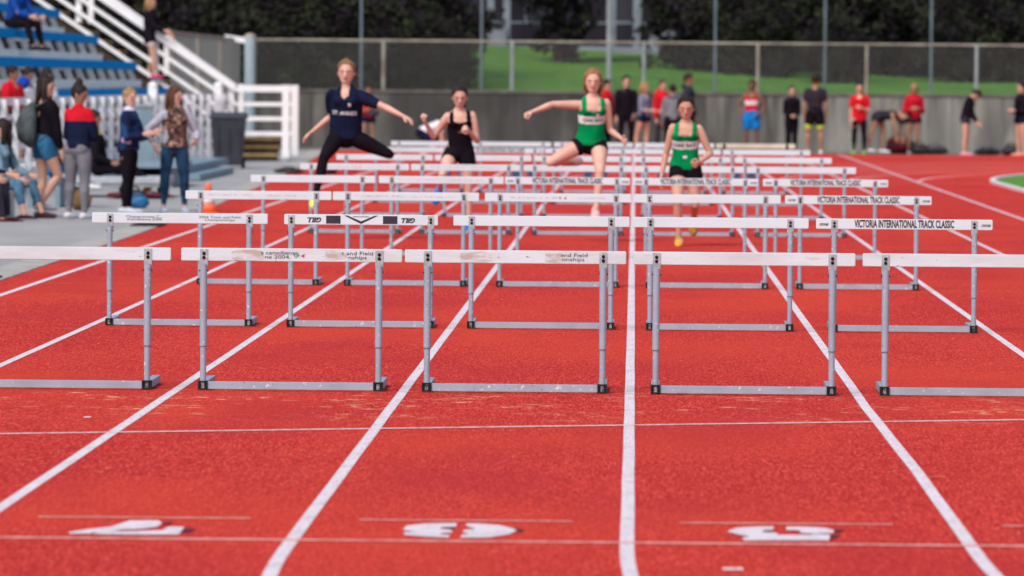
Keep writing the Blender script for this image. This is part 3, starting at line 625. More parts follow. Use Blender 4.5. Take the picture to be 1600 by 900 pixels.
# ------------------------------------------------------------------ hurdles
HM = {}
def board_mesh(w, h=.070, d=.026, r=.008):
    n = 5; out = []
    for cx, cz, a0 in ((w / 2 - r, h / 2 - r, 0), (-w / 2 + r, h / 2 - r, 90), (-w / 2 + r, -h / 2 + r, 180), (w / 2 - r, -h / 2 + r, 270)):
        for k in range(n): a = math.radians(a0 + 90 * k / (n - 1)); out.append((cx + r * math.cos(a), cz + r * math.sin(a)))
    vs = []; N = len(out); ins = .0025
    for y, s in ((0, ins), (ins, 0), (d - ins, 0), (d, ins)):
        for x, z in out: vs.append((x - math.copysign(s, x), y, z - math.copysign(s, z)))
    fs = [tuple(range(N - 1, -1, -1))[::-1], tuple(range(3 * N, 4 * N))[::-1]]
    for k in range(3): fs += [(k * N + i, k * N + N + i, k * N + N + (i + 1) % N, k * N + (i + 1) % N) for i in range(N)]
    me = bpy.data.meshes.new('board'); me.from_pydata(vs, [], fs)
    bm = bmesh.new(); bm.from_mesh(me); bmesh.ops.recalc_face_normals(bm, faces=bm.faces); bm.to_mesh(me); bm.free(); return me
HT = .762
ring_m = mat('joint_dark_line', (0.10, 0.11, 0.14), .7)  # dark line at the joint between lower and upper post tube
ly = -.0008
boards = {}
def oval_tube(p, q, rx, ry, n=14):
    p = Vector(p); q = Vector(q); vs = []
    for c in (p, q):
        for i in range(n): t = 2 * math.pi * i / n; vs.append((c.x + rx * math.cos(t), c.y + ry * math.sin(t), c.z))
    return vs, [(i, (i + 1) % n, n + (i + 1) % n, n + i) for i in range(n)]
HP = .472                                                     # half distance between the posts
lo_m = MB(); lo_m.add(*oval_tube((0, -.02, .035), (0, -.02, .232), .0165, .0165)); lo_m.add(*oval_tube((0, -.02, .2321), (0, -.02, .236), .0205, .0205)); LOW = lo_m.mesh('post', smooth=True)
up_m = MB(); up_m.add(*oval_tube((0, -.02, .2362), (0, -.02, .674), .0192, .0192)); UPP = up_m.mesh('upper_post', smooth=True)
_g = MB(); _g.add(*oval_tube((0, -.02, .2325), (0, -.02, .2358), .0208, .0208)); GRV = _g.mesh('joint_ring', smooth=True)
PLT = MB().box(-.0215, .0215, -.0045, -.001, .655, .756).box(-.0215, -.0185, -.0009, .0265, .655, .756).box(.0185, .0215, -.0009, .0265, .655, .756).mesh('plate', bevel=.0012)
BOL = MB().lathe([(.0, 0), (.0095, 0), (.0095, .003), (.006, .0065), (.0, .0075)], n=10).mesh('bolt', smooth=True)
for v in BOL.vertices: x, y, z = v.co; v.co = (x, -z, y)
BOL.flip_normals()
PIN = MB().tube((-.026, -.02, .640), (.026, -.02, .640), .004, n=6).mesh('pin')
CRB = MB().box(-HP + .026, HP - .026, -.040, -.002, .004, .044).mesh('base_bar', bevel=.002)
FOT = MB().box(-.022, .022, -.036, .60, .003, .045).mesh('foot', bevel=.003)
CAPm = MB(); CAPm.box(-.026, -.0165, -.049, -.002, .0, .048).box(.0165, .026, -.049, -.002, .0, .048).box(-.0165, .0165, -.049, -.002, .0, .008).box(-.0165, .0165, -.049, -.002, .040, .048).box(-.0165, .0165, -.0400, -.0375, .008, .040); CAP = CAPm.mesh('end_cap')
TIN = MB().box(-.0085, .0085, -.0470, -.0402, .0085, .0395).mesh('tube_end')
def hurdle(bw, bmat, prints):
    t = thing('hurdle', 'hurdle', 'hurdle')
    if bw not in boards: boards[bw] = board_mesh(bw)
    bo = link('board', boards[bw].copy(), bmat, t, (0, 0, HT - .035))
    for nm, me, m, (x, z) in prints:
        o = link(nm, me, m, bo, (x, ly, z))
    for s in (-1, 1):
        p = link('post', LOW, hurdle_grey, t, (s * HP, 0, 0)); link('upper_post', UPP, hurdle_grey, p); link('joint_ring', GRV, ring_m, p); link('plate', PLT, hurdle_plate, p)
        for z in (.733, .711): link('bolt', BOL, black_pl, p, (0, -.0047, z))
        link('pin', PIN, black_pl, p)
        f = link('foot', FOT, hurdle_grey, t, (s * HP, 0, 0)); link('end_cap', CAP, black_pl, f); link('tube_end', TIN, inner_tube, f)
    link('base_bar', CRB, hurdle_grey, t)
    return t
T_vic = text_mesh('VICTORIA INTERNATIONAL TRACK CLASSIC', .071, .5, .0024)
w_v = max(v.co.x for v in T_vic.vertices) - min(v.co.x for v in T_vic.vertices)
for v in T_vic.vertices: v.co.x *= .672 / w_v
T_nne = text_mesh('nne', .036, 1.15, .0006, .35)
T_gill = text_mesh('GILL', .044, 1.0, .0022, .30, rot180=True)
w_g = max(v.co.x for v in T_gill.vertices) - min(v.co.x for v in T_gill.vertices)
for v in T_gill.vertices: v.co.x *= .094 / w_g
T_fr = text_mesh('Championnats C...\nd\'athlétisme 2004', .023, 1.45, .0)
T_en = text_mesh('2004 Track and Field\nChampionships', .023, 1.45, .0)
T_can = text_mesh('s canadiens\nne 2004.', .028, 1.45, .0)
T_fld = text_mesh('t and Field\nnships', .028, 1.45, .0)
T_fl2 = text_mesh(' and Field\nonships', .028, 1.45, .0)
T_old = text_mesh('Championnats canadiens d\'athlétisme', .021, 1.3, .0003)
T_old2 = text_mesh('Track and Field Championships', .021, 1.3, .0003)
def flat(pts, d=.0006):
    me = bpy.data.meshes.new('print'); n = len(pts)
    me.from_pydata([(x, -d, z) for x, z in pts] + [(x, d, z) for x, z in pts], [], [tuple(range(n)), tuple(range(2 * n - 1, n - 1, -1))] + [(i, n + i, n + (i + 1) % n, (i + 1) % n) for i in range(n)])
    me.update(); return me
P_sq = flat([(-.049, -.027), (.049, -.027), (.049, .027), (-.049, .027)])
P_st = flat([(-.0015, -.024), (.0015, -.024), (.0015, .024), (-.0015, .024)])
P_v = flat([(-.115, .029), (-.092, .029), (0, -.010), (.092, .029), (.115, .029), (.0, -.028)][:3] + [(.092, .029), (.115, .029), (0, -.028)])
T_slog = text_mesh('THIS WAY DOWN', .012, 1.1, .0004, rot180=True)
P_res = flat([(-.085, -.025), (-.06, -.031), (.05, -.029), (.085, -.02), (.083, .018), (.03, .028), (-.05, .024), (-.088, .016)], .0003)
P_res2 = flat([(-.06, -.022), (.0, -.028), (.06, -.014), (.045, .016), (.01, .024), (-.06, .022)], .0003)
def swirl(r0, a0, a1, w=.004):
    o_ = [(r0 * math.cos(a), r0 * math.sin(a)) for a in np.linspace(a0, a1, 9)]; i_ = [((r0 - w) * math.cos(a), (r0 - w) * math.sin(a)) for a in np.linspace(a1, a0, 9)]
    return flat(o_ + i_)
P_s1 = swirl(.017, 1.6, 4.6); P_s2 = swirl(.011, 1.2, 5.2); P_s3 = swirl(.006, 0, 6.0, .005)
P_x = flat([(-.018, -.012), (-.010, -.006), (0, -.013), (.010, -.008), (.004, -.002), (.012, .004), (.004, .006), (-.004, .001), (-.010, .004), (-.008, -.003)])
vic_p = [('lettering', T_vic, ink, (.0, 0)), ('lettering', T_nne, ink, (-.545, -.002)), ('lettering', T_nne, ink, (.548, -.002))]
faint_p = [('lettering', T_old, ink_faint, (-.21, .004)), ('lettering', T_old2, ink_faint, (.22, .0))]
protos = {
 'plain': hurdle(1.19, board_m, []),
 'worn': hurdle(1.19, board_worn, []),
 'vic': hurdle(1.19, board_m, vic_p),
 'gill': hurdle(1.04, board_m, [('lettering', T_gill, ink, (-.312, -.001)), ('lettering', T_gill, ink, (.322, -.001)), ('black_square', P_sq, ink, (-.188, 0)), ('black_square', P_sq, ink, (.197, 0)),
                                ('square_stripe', P_st, board_m, (-.172, -.0)), ('square_stripe', P_st, board_m, (-.148, 0)), ('chevron', P_v, ink, (.0, 0)), ('lettering', T_slog, ink_mid, (0, .022))]),
 'champ': hurdle(1.19, board_m, [('lettering', T_fr, ink_mid, (-.24, 0)), ('lettering', T_en, ink_mid, (.27, 0))]),
 'faint': hurdle(1.19, board_m, faint_p),
 'mark': hurdle(1.19, board_m, [('lettering', T_old, ink_mid, (-.18, .0)), ('lettering', T_old2, ink_mid, (.30, 0)), ('emblem', P_s2, ink_green, (.02, .0)), ('emblem', P_x, ink_red, (.06, 0))]),
 'canad': hurdle(1.19, board_worn, [('lettering', T_can, ink, (-.075, .0)), ('lettering', T_fld, ink, (.355, 0)), ('tape_residue', P_res, stain_m, (-.235, 0)), ('tape_residue', P_res2, stain_m, (.24, .004)),
                                    ('emblem', P_s1, ink_green, (.03, 0)), ('emblem', P_s2, ink_red, (.033, 0)), ('emblem', P_s3, ink_green, (.036, 0)), ('emblem', P_x, ink_red, (.062, 0))]),
 'field': hurdle(1.19, board_worn, [('lettering', T_fl2, ink, (.31, .0)), ('tape_residue', P_res, stain_m, (-.21, 0)), ('tape_residue', P_res2, stain_m, (.22, -.002))]),
}
rows = [['worn', 'canad', 'field', 'worn', 'worn'], ['champ', 'gill', 'plain', 'plain', 'vic'], ['faint', 'faint', 'mark', 'plain', 'vic'], ['plain', 'faint', 'vic', 'vic', 'vic'],
        ['mark', 'faint', 'plain', 'plain', 'plain'], ['plain', 'faint', 'plain', 'faint', 'plain'], ['faint', 'vic', 'plain', 'plain', 'plain'], ['plain', 'plain', 'plain', 'plain', 'faint']]
xoffs = {(0, 0): -.02, (0, 1): .005, (0, 2): -.01, (0, 3): .0, (1, 1): -.0, (1, 2): -.0, (0, 4): .01}
ordn = ['nearest', 'second', 'third', 'fourth', 'fifth', 'sixth', 'seventh', 'farthest']
lanew = ['leftmost', 'second from left', 'third from left', 'fourth from left', 'rightmost']
desc = {'plain': 'plain board', 'worn': 'scuffed blank board', 'vic': 'bold black lettering', 'gill': 'black squares and chevron', 'champ': 'small two-line print',
        'faint': 'faint worn print', 'mark': 'small print and coloured emblem', 'canad': 'peeled stickers and emblem', 'field': 'torn sticker at right'}
used = set()
old_b = mat('board_yellowed', (0.62, 0.60, 0.48), .6, (0.5, .48, .4), 6)
for i, rw in enumerate(rows):
    for j, kd in enumerate(rw):
        src_ = protos[kd]
        if kd in used: o = dup(src_)
        else: o = src_; used.add(kd)
        X = -3.05 + 1.22 * j + xoffs.get((i, j), random.uniform(-.015, .015))
        o.location = (X, 31.0 + 8 * i + .05 + random.uniform(-.015, .015), .0072)
        o.rotation_euler.z = random.uniform(-.006, .006) if i else random.uniform(-.003, .003)
        o['label'] = 'white-topped grey hurdle, %s of the %s row, %s' % (lanew[j], ordn[i], desc[kd]); o['group'] = 'hurdles set out across five lanes'
        if (i, j) == (7, 4):
            o['label'] = 'grey hurdle with a yellowed board and dark clamps, rightmost of the farthest row'
            for ch in o.children:
                if ch.name.startswith('board'): ch.data = ch.data.copy(); ch.data.materials[0] = old_b
                if ch.name.startswith('post'):
                    for g2 in ch.children:
                        if g2.name.startswith('plate'): g2.data = g2.data.copy(); g2.data.materials[0] = black_pl

# ------------------------------------------------------------------ people
def V3(a): return np.array(a, dtype=float)
def nrm(a): a = V3(a); return a / (np.linalg.norm(a) + 1e-9)
class Loft:
    """closed tube through centres with elliptical sections (ra along side, rb across)"""
    def __init__(s, c, ra, rb, side, n=14, cap=(1, 1)):
        s.c = [V3(p) for p in c]; s.ra = list(ra); s.rb = list(rb); s.side = side if isinstance(side, list) else [V3(side)] * len(c); s.n = n; s.cap = cap
    def grow(s, d):
        return Loft(s.c, [r + d for r in s.ra], [r + d for r in s.rb], s.side, s.n, s.cap)
    def cut(s, f0, f1):
        """part of the tube between fractions of its length"""
        L = [0.0]
        for a, b in zip(s.c[:-1], s.c[1:]): L.append(L[-1] + float(np.linalg.norm(b - a)))
        T = L[-1]; ks = [f0 * T] + [l for l in L if f0 * T + 1e-4 < l < f1 * T - 1e-4] + [f1 * T]
        C = np.array(s.c); S = np.array(s.side)
        ip = lambda A: [np.array([np.interp(k, L, A[:, j]) for j in range(3)]) for k in ks]
        return Loft(ip(C), [float(np.interp(k, L, s.ra)) for k in ks], [float(np.interp(k, L, s.rb)) for k in ks], ip(S), s.n, (.15 if f0 > 0 else s.cap[0], .3 if f1 < 1 else s.cap[1]))
    def geo(s, V, F):
        m = len(s.c); n = s.n; rings = []
        tang = [nrm(s.c[min(i + 1, m - 1)] - s.c[max(i - 1, 0)]) for i in range(m)]
        def ring(c, t, side, ra, rb):
            a = side - t * np.dot(side, t); a = nrm(a) if np.linalg.norm(a) > 1e-6 else nrm(np.cross(t, [.3, .5, .7])); b = np.cross(t, a)
            k = len(V)
            for i in range(n): th = 2 * math.pi * i / n; V.append(c + a * math.cos(th) * ra + b * math.sin(th) * rb)
            rings.append(k)
        for e in (0, 1):
            if e == 0:
                r = min(s.ra[0], s.rb[0]) * s.cap[0]
                V.append(s.c[0] - tang[0] * r); pole0 = len(V) - 1
                for ang in (.35, .8): ring(s.c[0] - tang[0] * r * math.cos(ang), tang[0], s.side[0], s.ra[0] * math.sin(ang), s.rb[0] * math.sin(ang))
                for i in range(m): ring(s.c[i], tang[i], s.side[i], s.ra[i], s.rb[i])
            else:
                r = min(s.ra[-1], s.rb[-1]) * s.cap[1]
                for ang in (.8, .35): ring(s.c[-1] + tang[-1] * r * math.cos(ang), tang[-1], s.side[-1], s.ra[-1] * math.sin(ang), s.rb[-1] * math.sin(ang))
                V.append(s.c[-1] + tang[-1] * r); pole1 = len(V) - 1
        for k0, k1 in zip(rings[:-1], rings[1:]):
            for i in range(n): F.append((k0 + i, k0 + (i + 1) % n, k1 + (i + 1) % n, k1 + i))
        for i in range(n):
            F.append((pole0, rings[0] + (i + 1) % n, rings[0] + i)); F.append((pole1, rings[-1] + i, rings[-1] + (i + 1) % n))
def ball(c, r, side=(1, 0, 0), up=(0, 0, 1), rb=None, rz=None):
    up = nrm(up); rz = rz or r; rb = rb or r; c = V3(c)
    fr = [-.94, -.75, -.4, 0, .4, .75, .94]
    return Loft([c + up * rz * t for t in fr], [r * math.sqrt(1 - t * t) for t in fr], [rb * math.sqrt(1 - t * t) for t in fr], V3(side), 12, (.15, .15))

jobs = []     # (object, post function) evaluated together
def solid(name, lofts, voxel, m, parent, smooth=2, post=None):
    V = []; F = []
    for l in lofts: l.geo(V, F)
    me = bpy.data.meshes.new(name); me.from_pydata([tuple(v) for v in V], [], F); me.update()
    o = link(name, me, None, parent)
    r = o.modifiers.new('r', 'REMESH'); r.mode = 'VOXEL'; r.voxel_size = voxel; r.use_smooth_shade = True
    if smooth: k = o.modifiers.new('s', 'SMOOTH'); k.iterations = smooth; k.factor = .5
    jobs.append((o, m if isinstance(m, list) else [m], post)); return o
def folds(co, amp, k=1.0, seed=0, stretch=(1, 1, .55)):
    rs = np.random.RandomState(seed); q = co * np.array(stretch); o = np.zeros(len(co))
    for f, a in ((13, 1.), (22, .7), (37, .45), (61, .25)):
        for _ in range(2):
            d = rs.normal(size=3); d /= np.linalg.norm(d); o += a * np.sin(q @ d * f * k + rs.uniform(0, 6.28) + 1.2 * np.sin(q @ rs.normal(size=3) * f * .4))
    return o * amp / 2.4
def get_co(me): a = np.empty(len(me.vertices) * 3); me.vertices.foreach_get('co', a); return a.reshape(-1, 3)
def get_no(me): a = np.empty(len(me.vertices) * 3); me.vertex_normals.foreach_get('vector', a); return a.reshape(-1, 3)
def displace(me, amp, seed, k=1.0, stretch=(1, 1, .55)):
    co = get_co(me); co2 = co + get_no(me) * folds(co, amp, k, seed, stretch)[:, None]; me.vertices.foreach_set('co', co2.ravel()); me.update()
def trim(me, fn):
    """delete faces whose centre satisfies fn(array)->mask"""
    n = len(me.polygons); c = np.empty(n * 3); me.polygons.foreach_get('center', c); mask = fn(c.reshape(-1, 3))
    if not mask.any(): return
    bm = bmesh.new(); bm.from_mesh(me); bm.faces.ensure_lookup_table()
    bmesh.ops.delete(bm, geom=[bm.faces[i] for i in np.nonzero(mask)[0]], context='FACES'); bm.to_mesh(me); bm.free()

skins = {'pale': mat('skin_pale', (0.66, 0.40, 0.32), .55, (0.60, .33, .27), 9, spec=.3), 'fair': mat('skin_fair', (0.58, 0.34, 0.25), .55, (0.52, .28, .21), 9, spec=.3), 'tan': mat('skin_tan', (0.36, 0.19, 0.12), .55, (0.30, .15, .10), 9, spec=.3), 'brown': mat('skin_brown', (0.19, 0.095, 0.06), .55, (0.15, .07, .045), 9, spec=.3)}
eye_m = mat('eye', (0.13, 0.075, 0.06), .5, spec=.2); brow_m = mat('brow', (0.27, 0.15, 0.10), .8); lip_m = mat('lips', (0.48, 0.14, 0.13), .5); blush_m = mat('cheek_flush', (0.62, 0.27, 0.21), .55)
hairs = {'blonde': mat('hair_blonde', (0.40, 0.25, 0.11), .6, (0.22, .12, .05), 30, 0, None, (1, 1, .2), spec=.15), 'red': mat('hair_strawberry', (0.33, 0.16, 0.075), .6, (0.19, .085, .04), 30, 0, None, (1, 1, .2), spec=.15), 'brown': mat('hair_brown', (0.11, 0.05, 0.025), .6, (0.055, .025, .015), 30, 0, None, (1, 1, .2), spec=.15),
         'dark': mat('hair_dark', (0.030, 0.018, 0.016), .55, (0.015, .011, .011), 30, 0, None, (1, 1, .2), spec=.15), 'lbrown': mat('hair_light_brown', (0.24, 0.13, 0.06), .6, (0.14, .07, .035), 30, 0, None, (1, 1, .2), spec=.15)}
cloth_cache = {}
def cloth(col, col2=None, scale=6, rough=.85):
    k = (col, col2, scale)
    if k not in cloth_cache: cloth_cache[k] = mat('cloth', col, rough, col2 or tuple(c * .8 for c in col), scale, .15, 90, lo=.4, hi=.6, spec=.06)
    return cloth_cache[k]
BLACK = (0.010, 0.007, 0.012); NAVY = (0.008, 0.012, 0.038); GREEN = (0.0, 0.27, 0.085); RED = (0.60, 0.012, 0.025)
WHITE = (0.75, 0.75, 0.80); GREY = (0.20, 0.20, 0.23); DENIM = (0.02, 0.10, 0.22); LGREY = (0.42, 0.42, 0.50)

def person(label, loc, H, face=0, chest=None, head=None, lean=(0, 0, 1), sex='f', skin='fair', hair='brown', style='tail', voxel=.012, ua=None, fa=None, th=None, sh=None, foot=None, wear=(), ground=True, head_pitch=0, head_roll=0,
           hand='relax', z=None, fat=1.0, shoe=((.7, .7, .74), None), socks=None, group=None, chestlean=None, headup=None):
    """limb directions are (forward, left, up) in the frame of the body's facing; loc is the ground point under the lowest foot (or pelvis when z is given)"""
    root = thing('person', label, 'person', loc, group)
    fr = lambda a: (V3((math.sin(math.radians(a)), -math.cos(math.radians(a)), 0)), V3((math.cos(math.radians(a)), math.sin(math.radians(a)), 0)))
    chest = face if chest is None else chest; head = chest if head is None else head
    Fp, Lp = fr(face); Fc, Lc = fr(chest); Fh, Lh = fr(head); Z = V3((0, 0, 1))
    w = lambda d, F=Fp, L=Lp: nrm(F * d[0] + L * d[1] + Z * d[2])
    U = w(lean); U2 = w(chestlean) if chestlean else U
    man = sex == 'm'
    Lp2 = nrm(Lp - U * np.dot(Lp, U)); Lc2 = nrm(Lc - U2 * np.dot(Lc, U2)); Fc2 = np.cross(Lc2, U2) * 1.0
    Fc2 = Fc2 if np.dot(Fc2, Fc) > 0 else -Fc2
    P = V3((0, 0, .52 * H))
    def sp(s_): return P + U * min(s_, .15) * H + U2 * max(0, s_ - .15) * H       # point up the spine
    rows_ = [(-.045, .055, .052, 0), (-.015, .092, .064, -.004), (.025, .094, .066, -.006), (.075, .077, .056, .0), (.125, .074, .053, .0), (.185, .084, .060, .002), (.235, .090, .064, .006), (.268, .086, .053, .0), (.289, .062, .043, -.004), (.303, .043, .036, -.004), (.318, .032, .032, -.004)] if not man else \
            [(-.045, .055, .052, 0), (-.015, .088, .062, -.004), (.025, .088, .064, -.004), (.075, .082, .060, .0), (.125, .083, .058, .0), (.185, .094, .064, .0), (.235, .098, .066, .002), (.262, .088, .056, .0), (.284, .066, .046, -.004), (.303, .052, .040, -.004), (.318, .038, .036, -.004)]
    side = [nrm(Lp2 * max(0, 1 - s_[0] / .27) + Lc2 * min(1, max(0, s_[0] / .27))) for s_ in rows_]
    torso = Loft([sp(s_[0]) + Fc2 * s_[3] * H for s_ in rows_], [s_[1] * H * fat for s_ in rows_], [s_[2] * H * fat for s_ in rows_], side, 20, (.6, .4))
    shw = (.089 if not man else .102) * H
    SH = {'l': sp(.249) + Lc2 * shw, 'r': sp(.249) - Lc2 * shw}; HI = {'l': P + Lp2 * .05 * H - U * .005 * H, 'r': P - Lp2 * .05 * H - U * .005 * H}
    ua = ua or {}; fa = fa or {}; th = th or {}; sh = sh or {}; foot = foot or {}
    dua = {'l': (.05, .18, -1), 'r': (.05, -.18, -1)}; dfa = {'l': (.25, .05, -1), 'r': (.25, -.05, -1)}; dth = {'l': (.05, .08, -1), 'r': (.02, -.08, -1)}; dsh = {'l': (-.06, .02, -1), 'r': (-.06, -.02, -1)}
    arm = {}; forearm = {}; leg = {}; shin = {}; EL = {}; WR = {}; KN = {}; AN = {}; fdir = {}
    parts = [torso]; g = 1.0 if man else .92
    for s_ in 'lr':
        sg = 1 if s_ == 'l' else -1
        d = w(ua.get(s_, dua[s_]), Fc, Lc); EL[s_] = SH[s_] + d * .172 * H
        d2 = w(fa.get(s_, dfa[s_]), Fc, Lc); WR[s_] = EL[s_] + d2 * .148 * H
        arm[s_] = Loft([SH[s_] - d * .012 * H, SH[s_] + d * .03 * H, SH[s_] + d * .09 * H, SH[s_] + d * .14 * H, EL[s_]], [r * H * g for r in (.031, .032, .028, .024, .0215)], [r * H * g for r in (.031, .032, .028, .024, .0215)], np.cross(d, [.3, .4, .8]), 12)
        forearm[s_] = Loft([EL[s_], EL[s_] + d2 * .035 * H, EL[s_] + d2 * .08 * H, WR[s_]], [r * H * g for r in (.0215, .0245, .0205, .0145)], [r * H * g for r in (.0215, .0235, .0195, .0130)], np.cross(d2, [.3, .4, .8]), 12)
        # hand
        ref = nrm(np.cross(d2, Fc) if abs(np.dot(d2, Lc)) < .75 else np.cross(d2, Z)); pn = nrm(np.cross(d2, ref)) * (1 if hand != 'x' else -1)
        inw = nrm(-Lc * sg - d2 * np.dot(-Lc * sg, d2)) if abs(np.dot(d2, Lc)) < .8 else nrm(-Z - d2 * np.dot(-Z, d2)) # palm faces inwards
        acr = nrm(np.cross(d2, inw)); acr = acr if np.dot(acr, Fc) > 0 else -acr            # thumb side = forward
        hp = WR[s_]; h = H
        parts.append(Loft([hp - d2 * .005 * h, hp + d2 * .02 * h, hp + d2 * .05 * h], [.0145 * h, .022 * h, .0235 * h], [.0125 * h, .0115 * h, .0095 * h], acr, 12, (.6, .5)))
        curl = {'fist': 2.3, 'relax': .75, 'open': .25}[hand if isinstance(hand, str) else hand[s_]]
        for fi, (off, ln) in enumerate(((.018, .040), (.0065, .045), (-.005, .042), (-.0165, .033))):
            b = hp + d2 * .049 * h + acr * off * h; a1 = curl * (.40 + .05 * fi); a2 = curl * (.95 + .06 * fi)
            e1 = b + (d2 * math.cos(a1) + inw * math.sin(a1)) * ln * .5 * h; e2 = e1 + (d2 * math.cos(a2) + inw * math.sin(a2)) * ln * .52 * h
            parts.append(Loft([b, e1, e2], [.0062 * h, .0058 * h, .0048 * h], [.0062 * h, .0058 * h, .0048 * h], acr, 8))
        tb = hp + d2 * .018 * h + acr * .018 * h; t1 = tb + nrm(d2 * .75 + acr * .7 + inw * .35) * .026 * h; t2 = t1 + nrm(d2 * .9 + acr * (.25 if curl < 2 else -.3) + inw * (.3 if curl < 2 else .8)) * .022 * h
        parts.append(Loft([tb, t1, t2], [.0085 * h, .007 * h, .0055 * h], [.0085 * h, .007 * h, .0055 * h], inw, 8))
        # leg
        d = w(th.get(s_, dth[s_])); KN[s_] = HI[s_] + d * .242 * H
        d2 = w(sh.get(s_, dsh[s_])); AN[s_] = KN[s_] + d2 * .232 * H
        lat = nrm(Lp - d * np.dot(Lp, d)); kb = np.cross(lat, d); kb = kb if np.dot(kb, Fp) > 0 or abs(np.dot(kb, Fp)) < .05 else -kb
        leg[s_] = Loft([HI[s_] + d * .0, HI[s_] + d * .05 * H, HI[s_] + d * .12 * H, HI[s_] + d * .19 * H, KN[s_] - d * .012 * H, KN[s_] + d * .004 * H], [r * H * fat * (1 if man else 1.02) for r in (.048, .052, .046, .037, .031, .029)], [r * H * fat for r in (.054, .055, .048, .038, .033, .030)], lat, 14)
        fwd_k = nrm(-d2 * 0 + (Fp - d2 * np.dot(Fp, d2)))
        shin[s_] = Loft([KN[s_], KN[s_] + d2 * .03 * H - fwd_k * .001 * H, KN[s_] + d2 * .075 * H - fwd_k * .008 * H, KN[s_] + d2 * .13 * H - fwd_k * .005 * H, KN[s_] + d2 * .19 * H, AN[s_] + d2 * .01 * H], [r * H for r in (.029, .028, .031, .025, .018, .019)], [r * H for r in (.030, .029, .033, .027, .019, .021)], lat, 14)
        fd = foot.get(s_)
        if fd is None:
            fd_ = Fp - d2 * np.dot(Fp, d2) * .9; fd = nrm(fd_ if d2[2] < -.75 else fd_)
            if d2[2] < -.8: fd = nrm(V3((fd[0], fd[1], 0)))
        else: fd = w(fd)
        fdir[s_] = fd; dn = nrm(d2 - fd * np.dot(d2, fd)); sole = AN[s_] + dn * .026 * H
        fl = Loft([sole - fd * .035 * H, sole - fd * .01 * H - dn * .002 * H, sole + fd * .04 * H, sole + fd * .08 * H + dn * .006 * H, sole + fd * .105 * H + dn * .008 * H], [.019 * H, .021 * H, .025 * H, .027 * H, .020 * H], [.018 * H, .022 * H, .019 * H, .014 * H, .010 * H], np.cross(fd, dn), 12)
        leg[s_ + 'foot'] = fl; leg[s_ + 'dn'] = dn; leg[s_ + 'sole'] = sole
        parts += [arm[s_], forearm[s_], leg[s_], shin[s_], fl]
        parts.append(ball(HI[s_] - Fp * .022 * H + U * .0 * H, .050 * H * fat))
        if not man: parts.append(ball(sp(.225) + Fc2 * .042 * H + Lc2 * sg * .038 * H, .031 * H, Lc2, U2))
    # neck, head
    hu = w(headup, Fh, Lh) if headup else nrm(U2 * .45 + Z)
    a = math.radians(head_pitch); Uh = nrm(hu * math.cos(a) + Fh * math.sin(a)); b_ = math.radians(head_roll); Uh = nrm(Uh * math.cos(b_) + Lh * math.sin(b_))
    Lh2 = nrm(Lh - Uh * np.dot(Lh, Uh)); Fh2 = np.cross(Lh2, Uh); Fh2 = Fh2 if np.dot(Fh2, Fh) > 0 else -Fh2
    nb = sp(.312); ht = .139 * H
    chin = sp(.333) + Fh2 * .012 * H + (Uh - U2) * .02 * H
    parts.append(Loft([nb - U2 * .02 * H, nb + U2 * .02 * H, chin + Uh * .35 * ht - Fh2 * .02 * H], [(.036 if man else .030) * H, (.033 if man else .0265) * H, .029 * H], [.033 * H, .030 * H, .03 * H], Lh2, 12))
    HC = lambda f, l, t: chin + (Fh2 * f + Lh2 * l + Uh * t) * ht - Fh2 * .012 * H
    prof = [(.02, .13, .12, .24), (.08, .21, .20, .17), (.18, .275, .30, .09), (.3, .32, .37, .04), (.42, .345, .41, .01), (.56, .36, .435, -.01), (.7, .355, .44, -.03), (.83, .31, .39, -.04), (.93, .22, .28, -.04), (.985, .11, .15, -.04)]
    hd = Loft([HC(p[3], 0, p[0]) for p in prof], [p[1] * ht for p in prof], [p[2] * ht for p in prof], Lh2, 20, (.3, .3))
    parts.append(hd)
    parts.append(Loft([HC(.40, 0, .54), HC(.46, 0, .42), HC(.53, 0, .345)], [.035 * ht, .045 * ht, .07 * ht], [.03 * ht, .04 * ht, .045 * ht], Lh2, 8))
    parts.append(Loft([HC(.37, -.2, .575), HC(.425, 0, .58), HC(.37, .2, .575)], [.035 * ht] * 3, [.035 * ht] * 3, Uh, 8))
    parts.append(Loft([HC(.37, -.07, .215), HC(.42, 0, .215), HC(.37, .07, .215)], [.03 * ht] * 3, [.03 * ht] * 3, Uh, 8))
    for sg in (-1, 1):
        parts.append(ball(HC(.02, sg * .365, .43), .035 * ht, Lh2, Uh, .08 * ht, .13 * ht))
    # body surface, with lips, brows and eyes as patches of their own colour
    def body_post(me):
        n = len(me.polygons); c = np.empty(n * 3); me.polygons.foreach_get('center', c); c = c.reshape(-1, 3) - HC(0, 0, 0)
        f = c @ Fh2 / ht; l = np.abs(c @ Lh2 / ht); t = c @ Uh / ht; mi = np.zeros(n, dtype=np.int32)
        fm = (f > .15) & (t > 0) & (t < .9) & (l < .4)
        mi[fm & (np.abs(t - .21) < .038) & (l < .115)] = 3
        mi[fm & (np.abs(t - .595 + .1 * np.abs(l - .17)) < .017) & (l > .08) & (l < .24)] = 2
        mi[fm & (((l - .155) / .052) ** 2 + ((t - .495) / .022) ** 2 < 1)] = 1
        me.polygons.foreach_set('material_index', mi)
    solid('body', parts, voxel * .62 if voxel <= .0105 else voxel * .8, [skins[skin], eye_m, brow_m, lip_m, blush_m if skin in ('pale', 'fair') else skins[skin]], root, 2, body_post)
    # hair
    hm = hairs[hair]; cap = []
    hp_ = [p for p in prof if p[0] > .25]
    cap.append(Loft([HC(p[3] - .022, 0, p[0] + .03) for p in hp_], [(p[1] + .05) * ht for p in hp_], [(p[2] + .052) * ht for p in hp_], Lh2, 20, (.3, .6)))
    long_ = style in ('long', 'wavy', 'bob', 'loose')
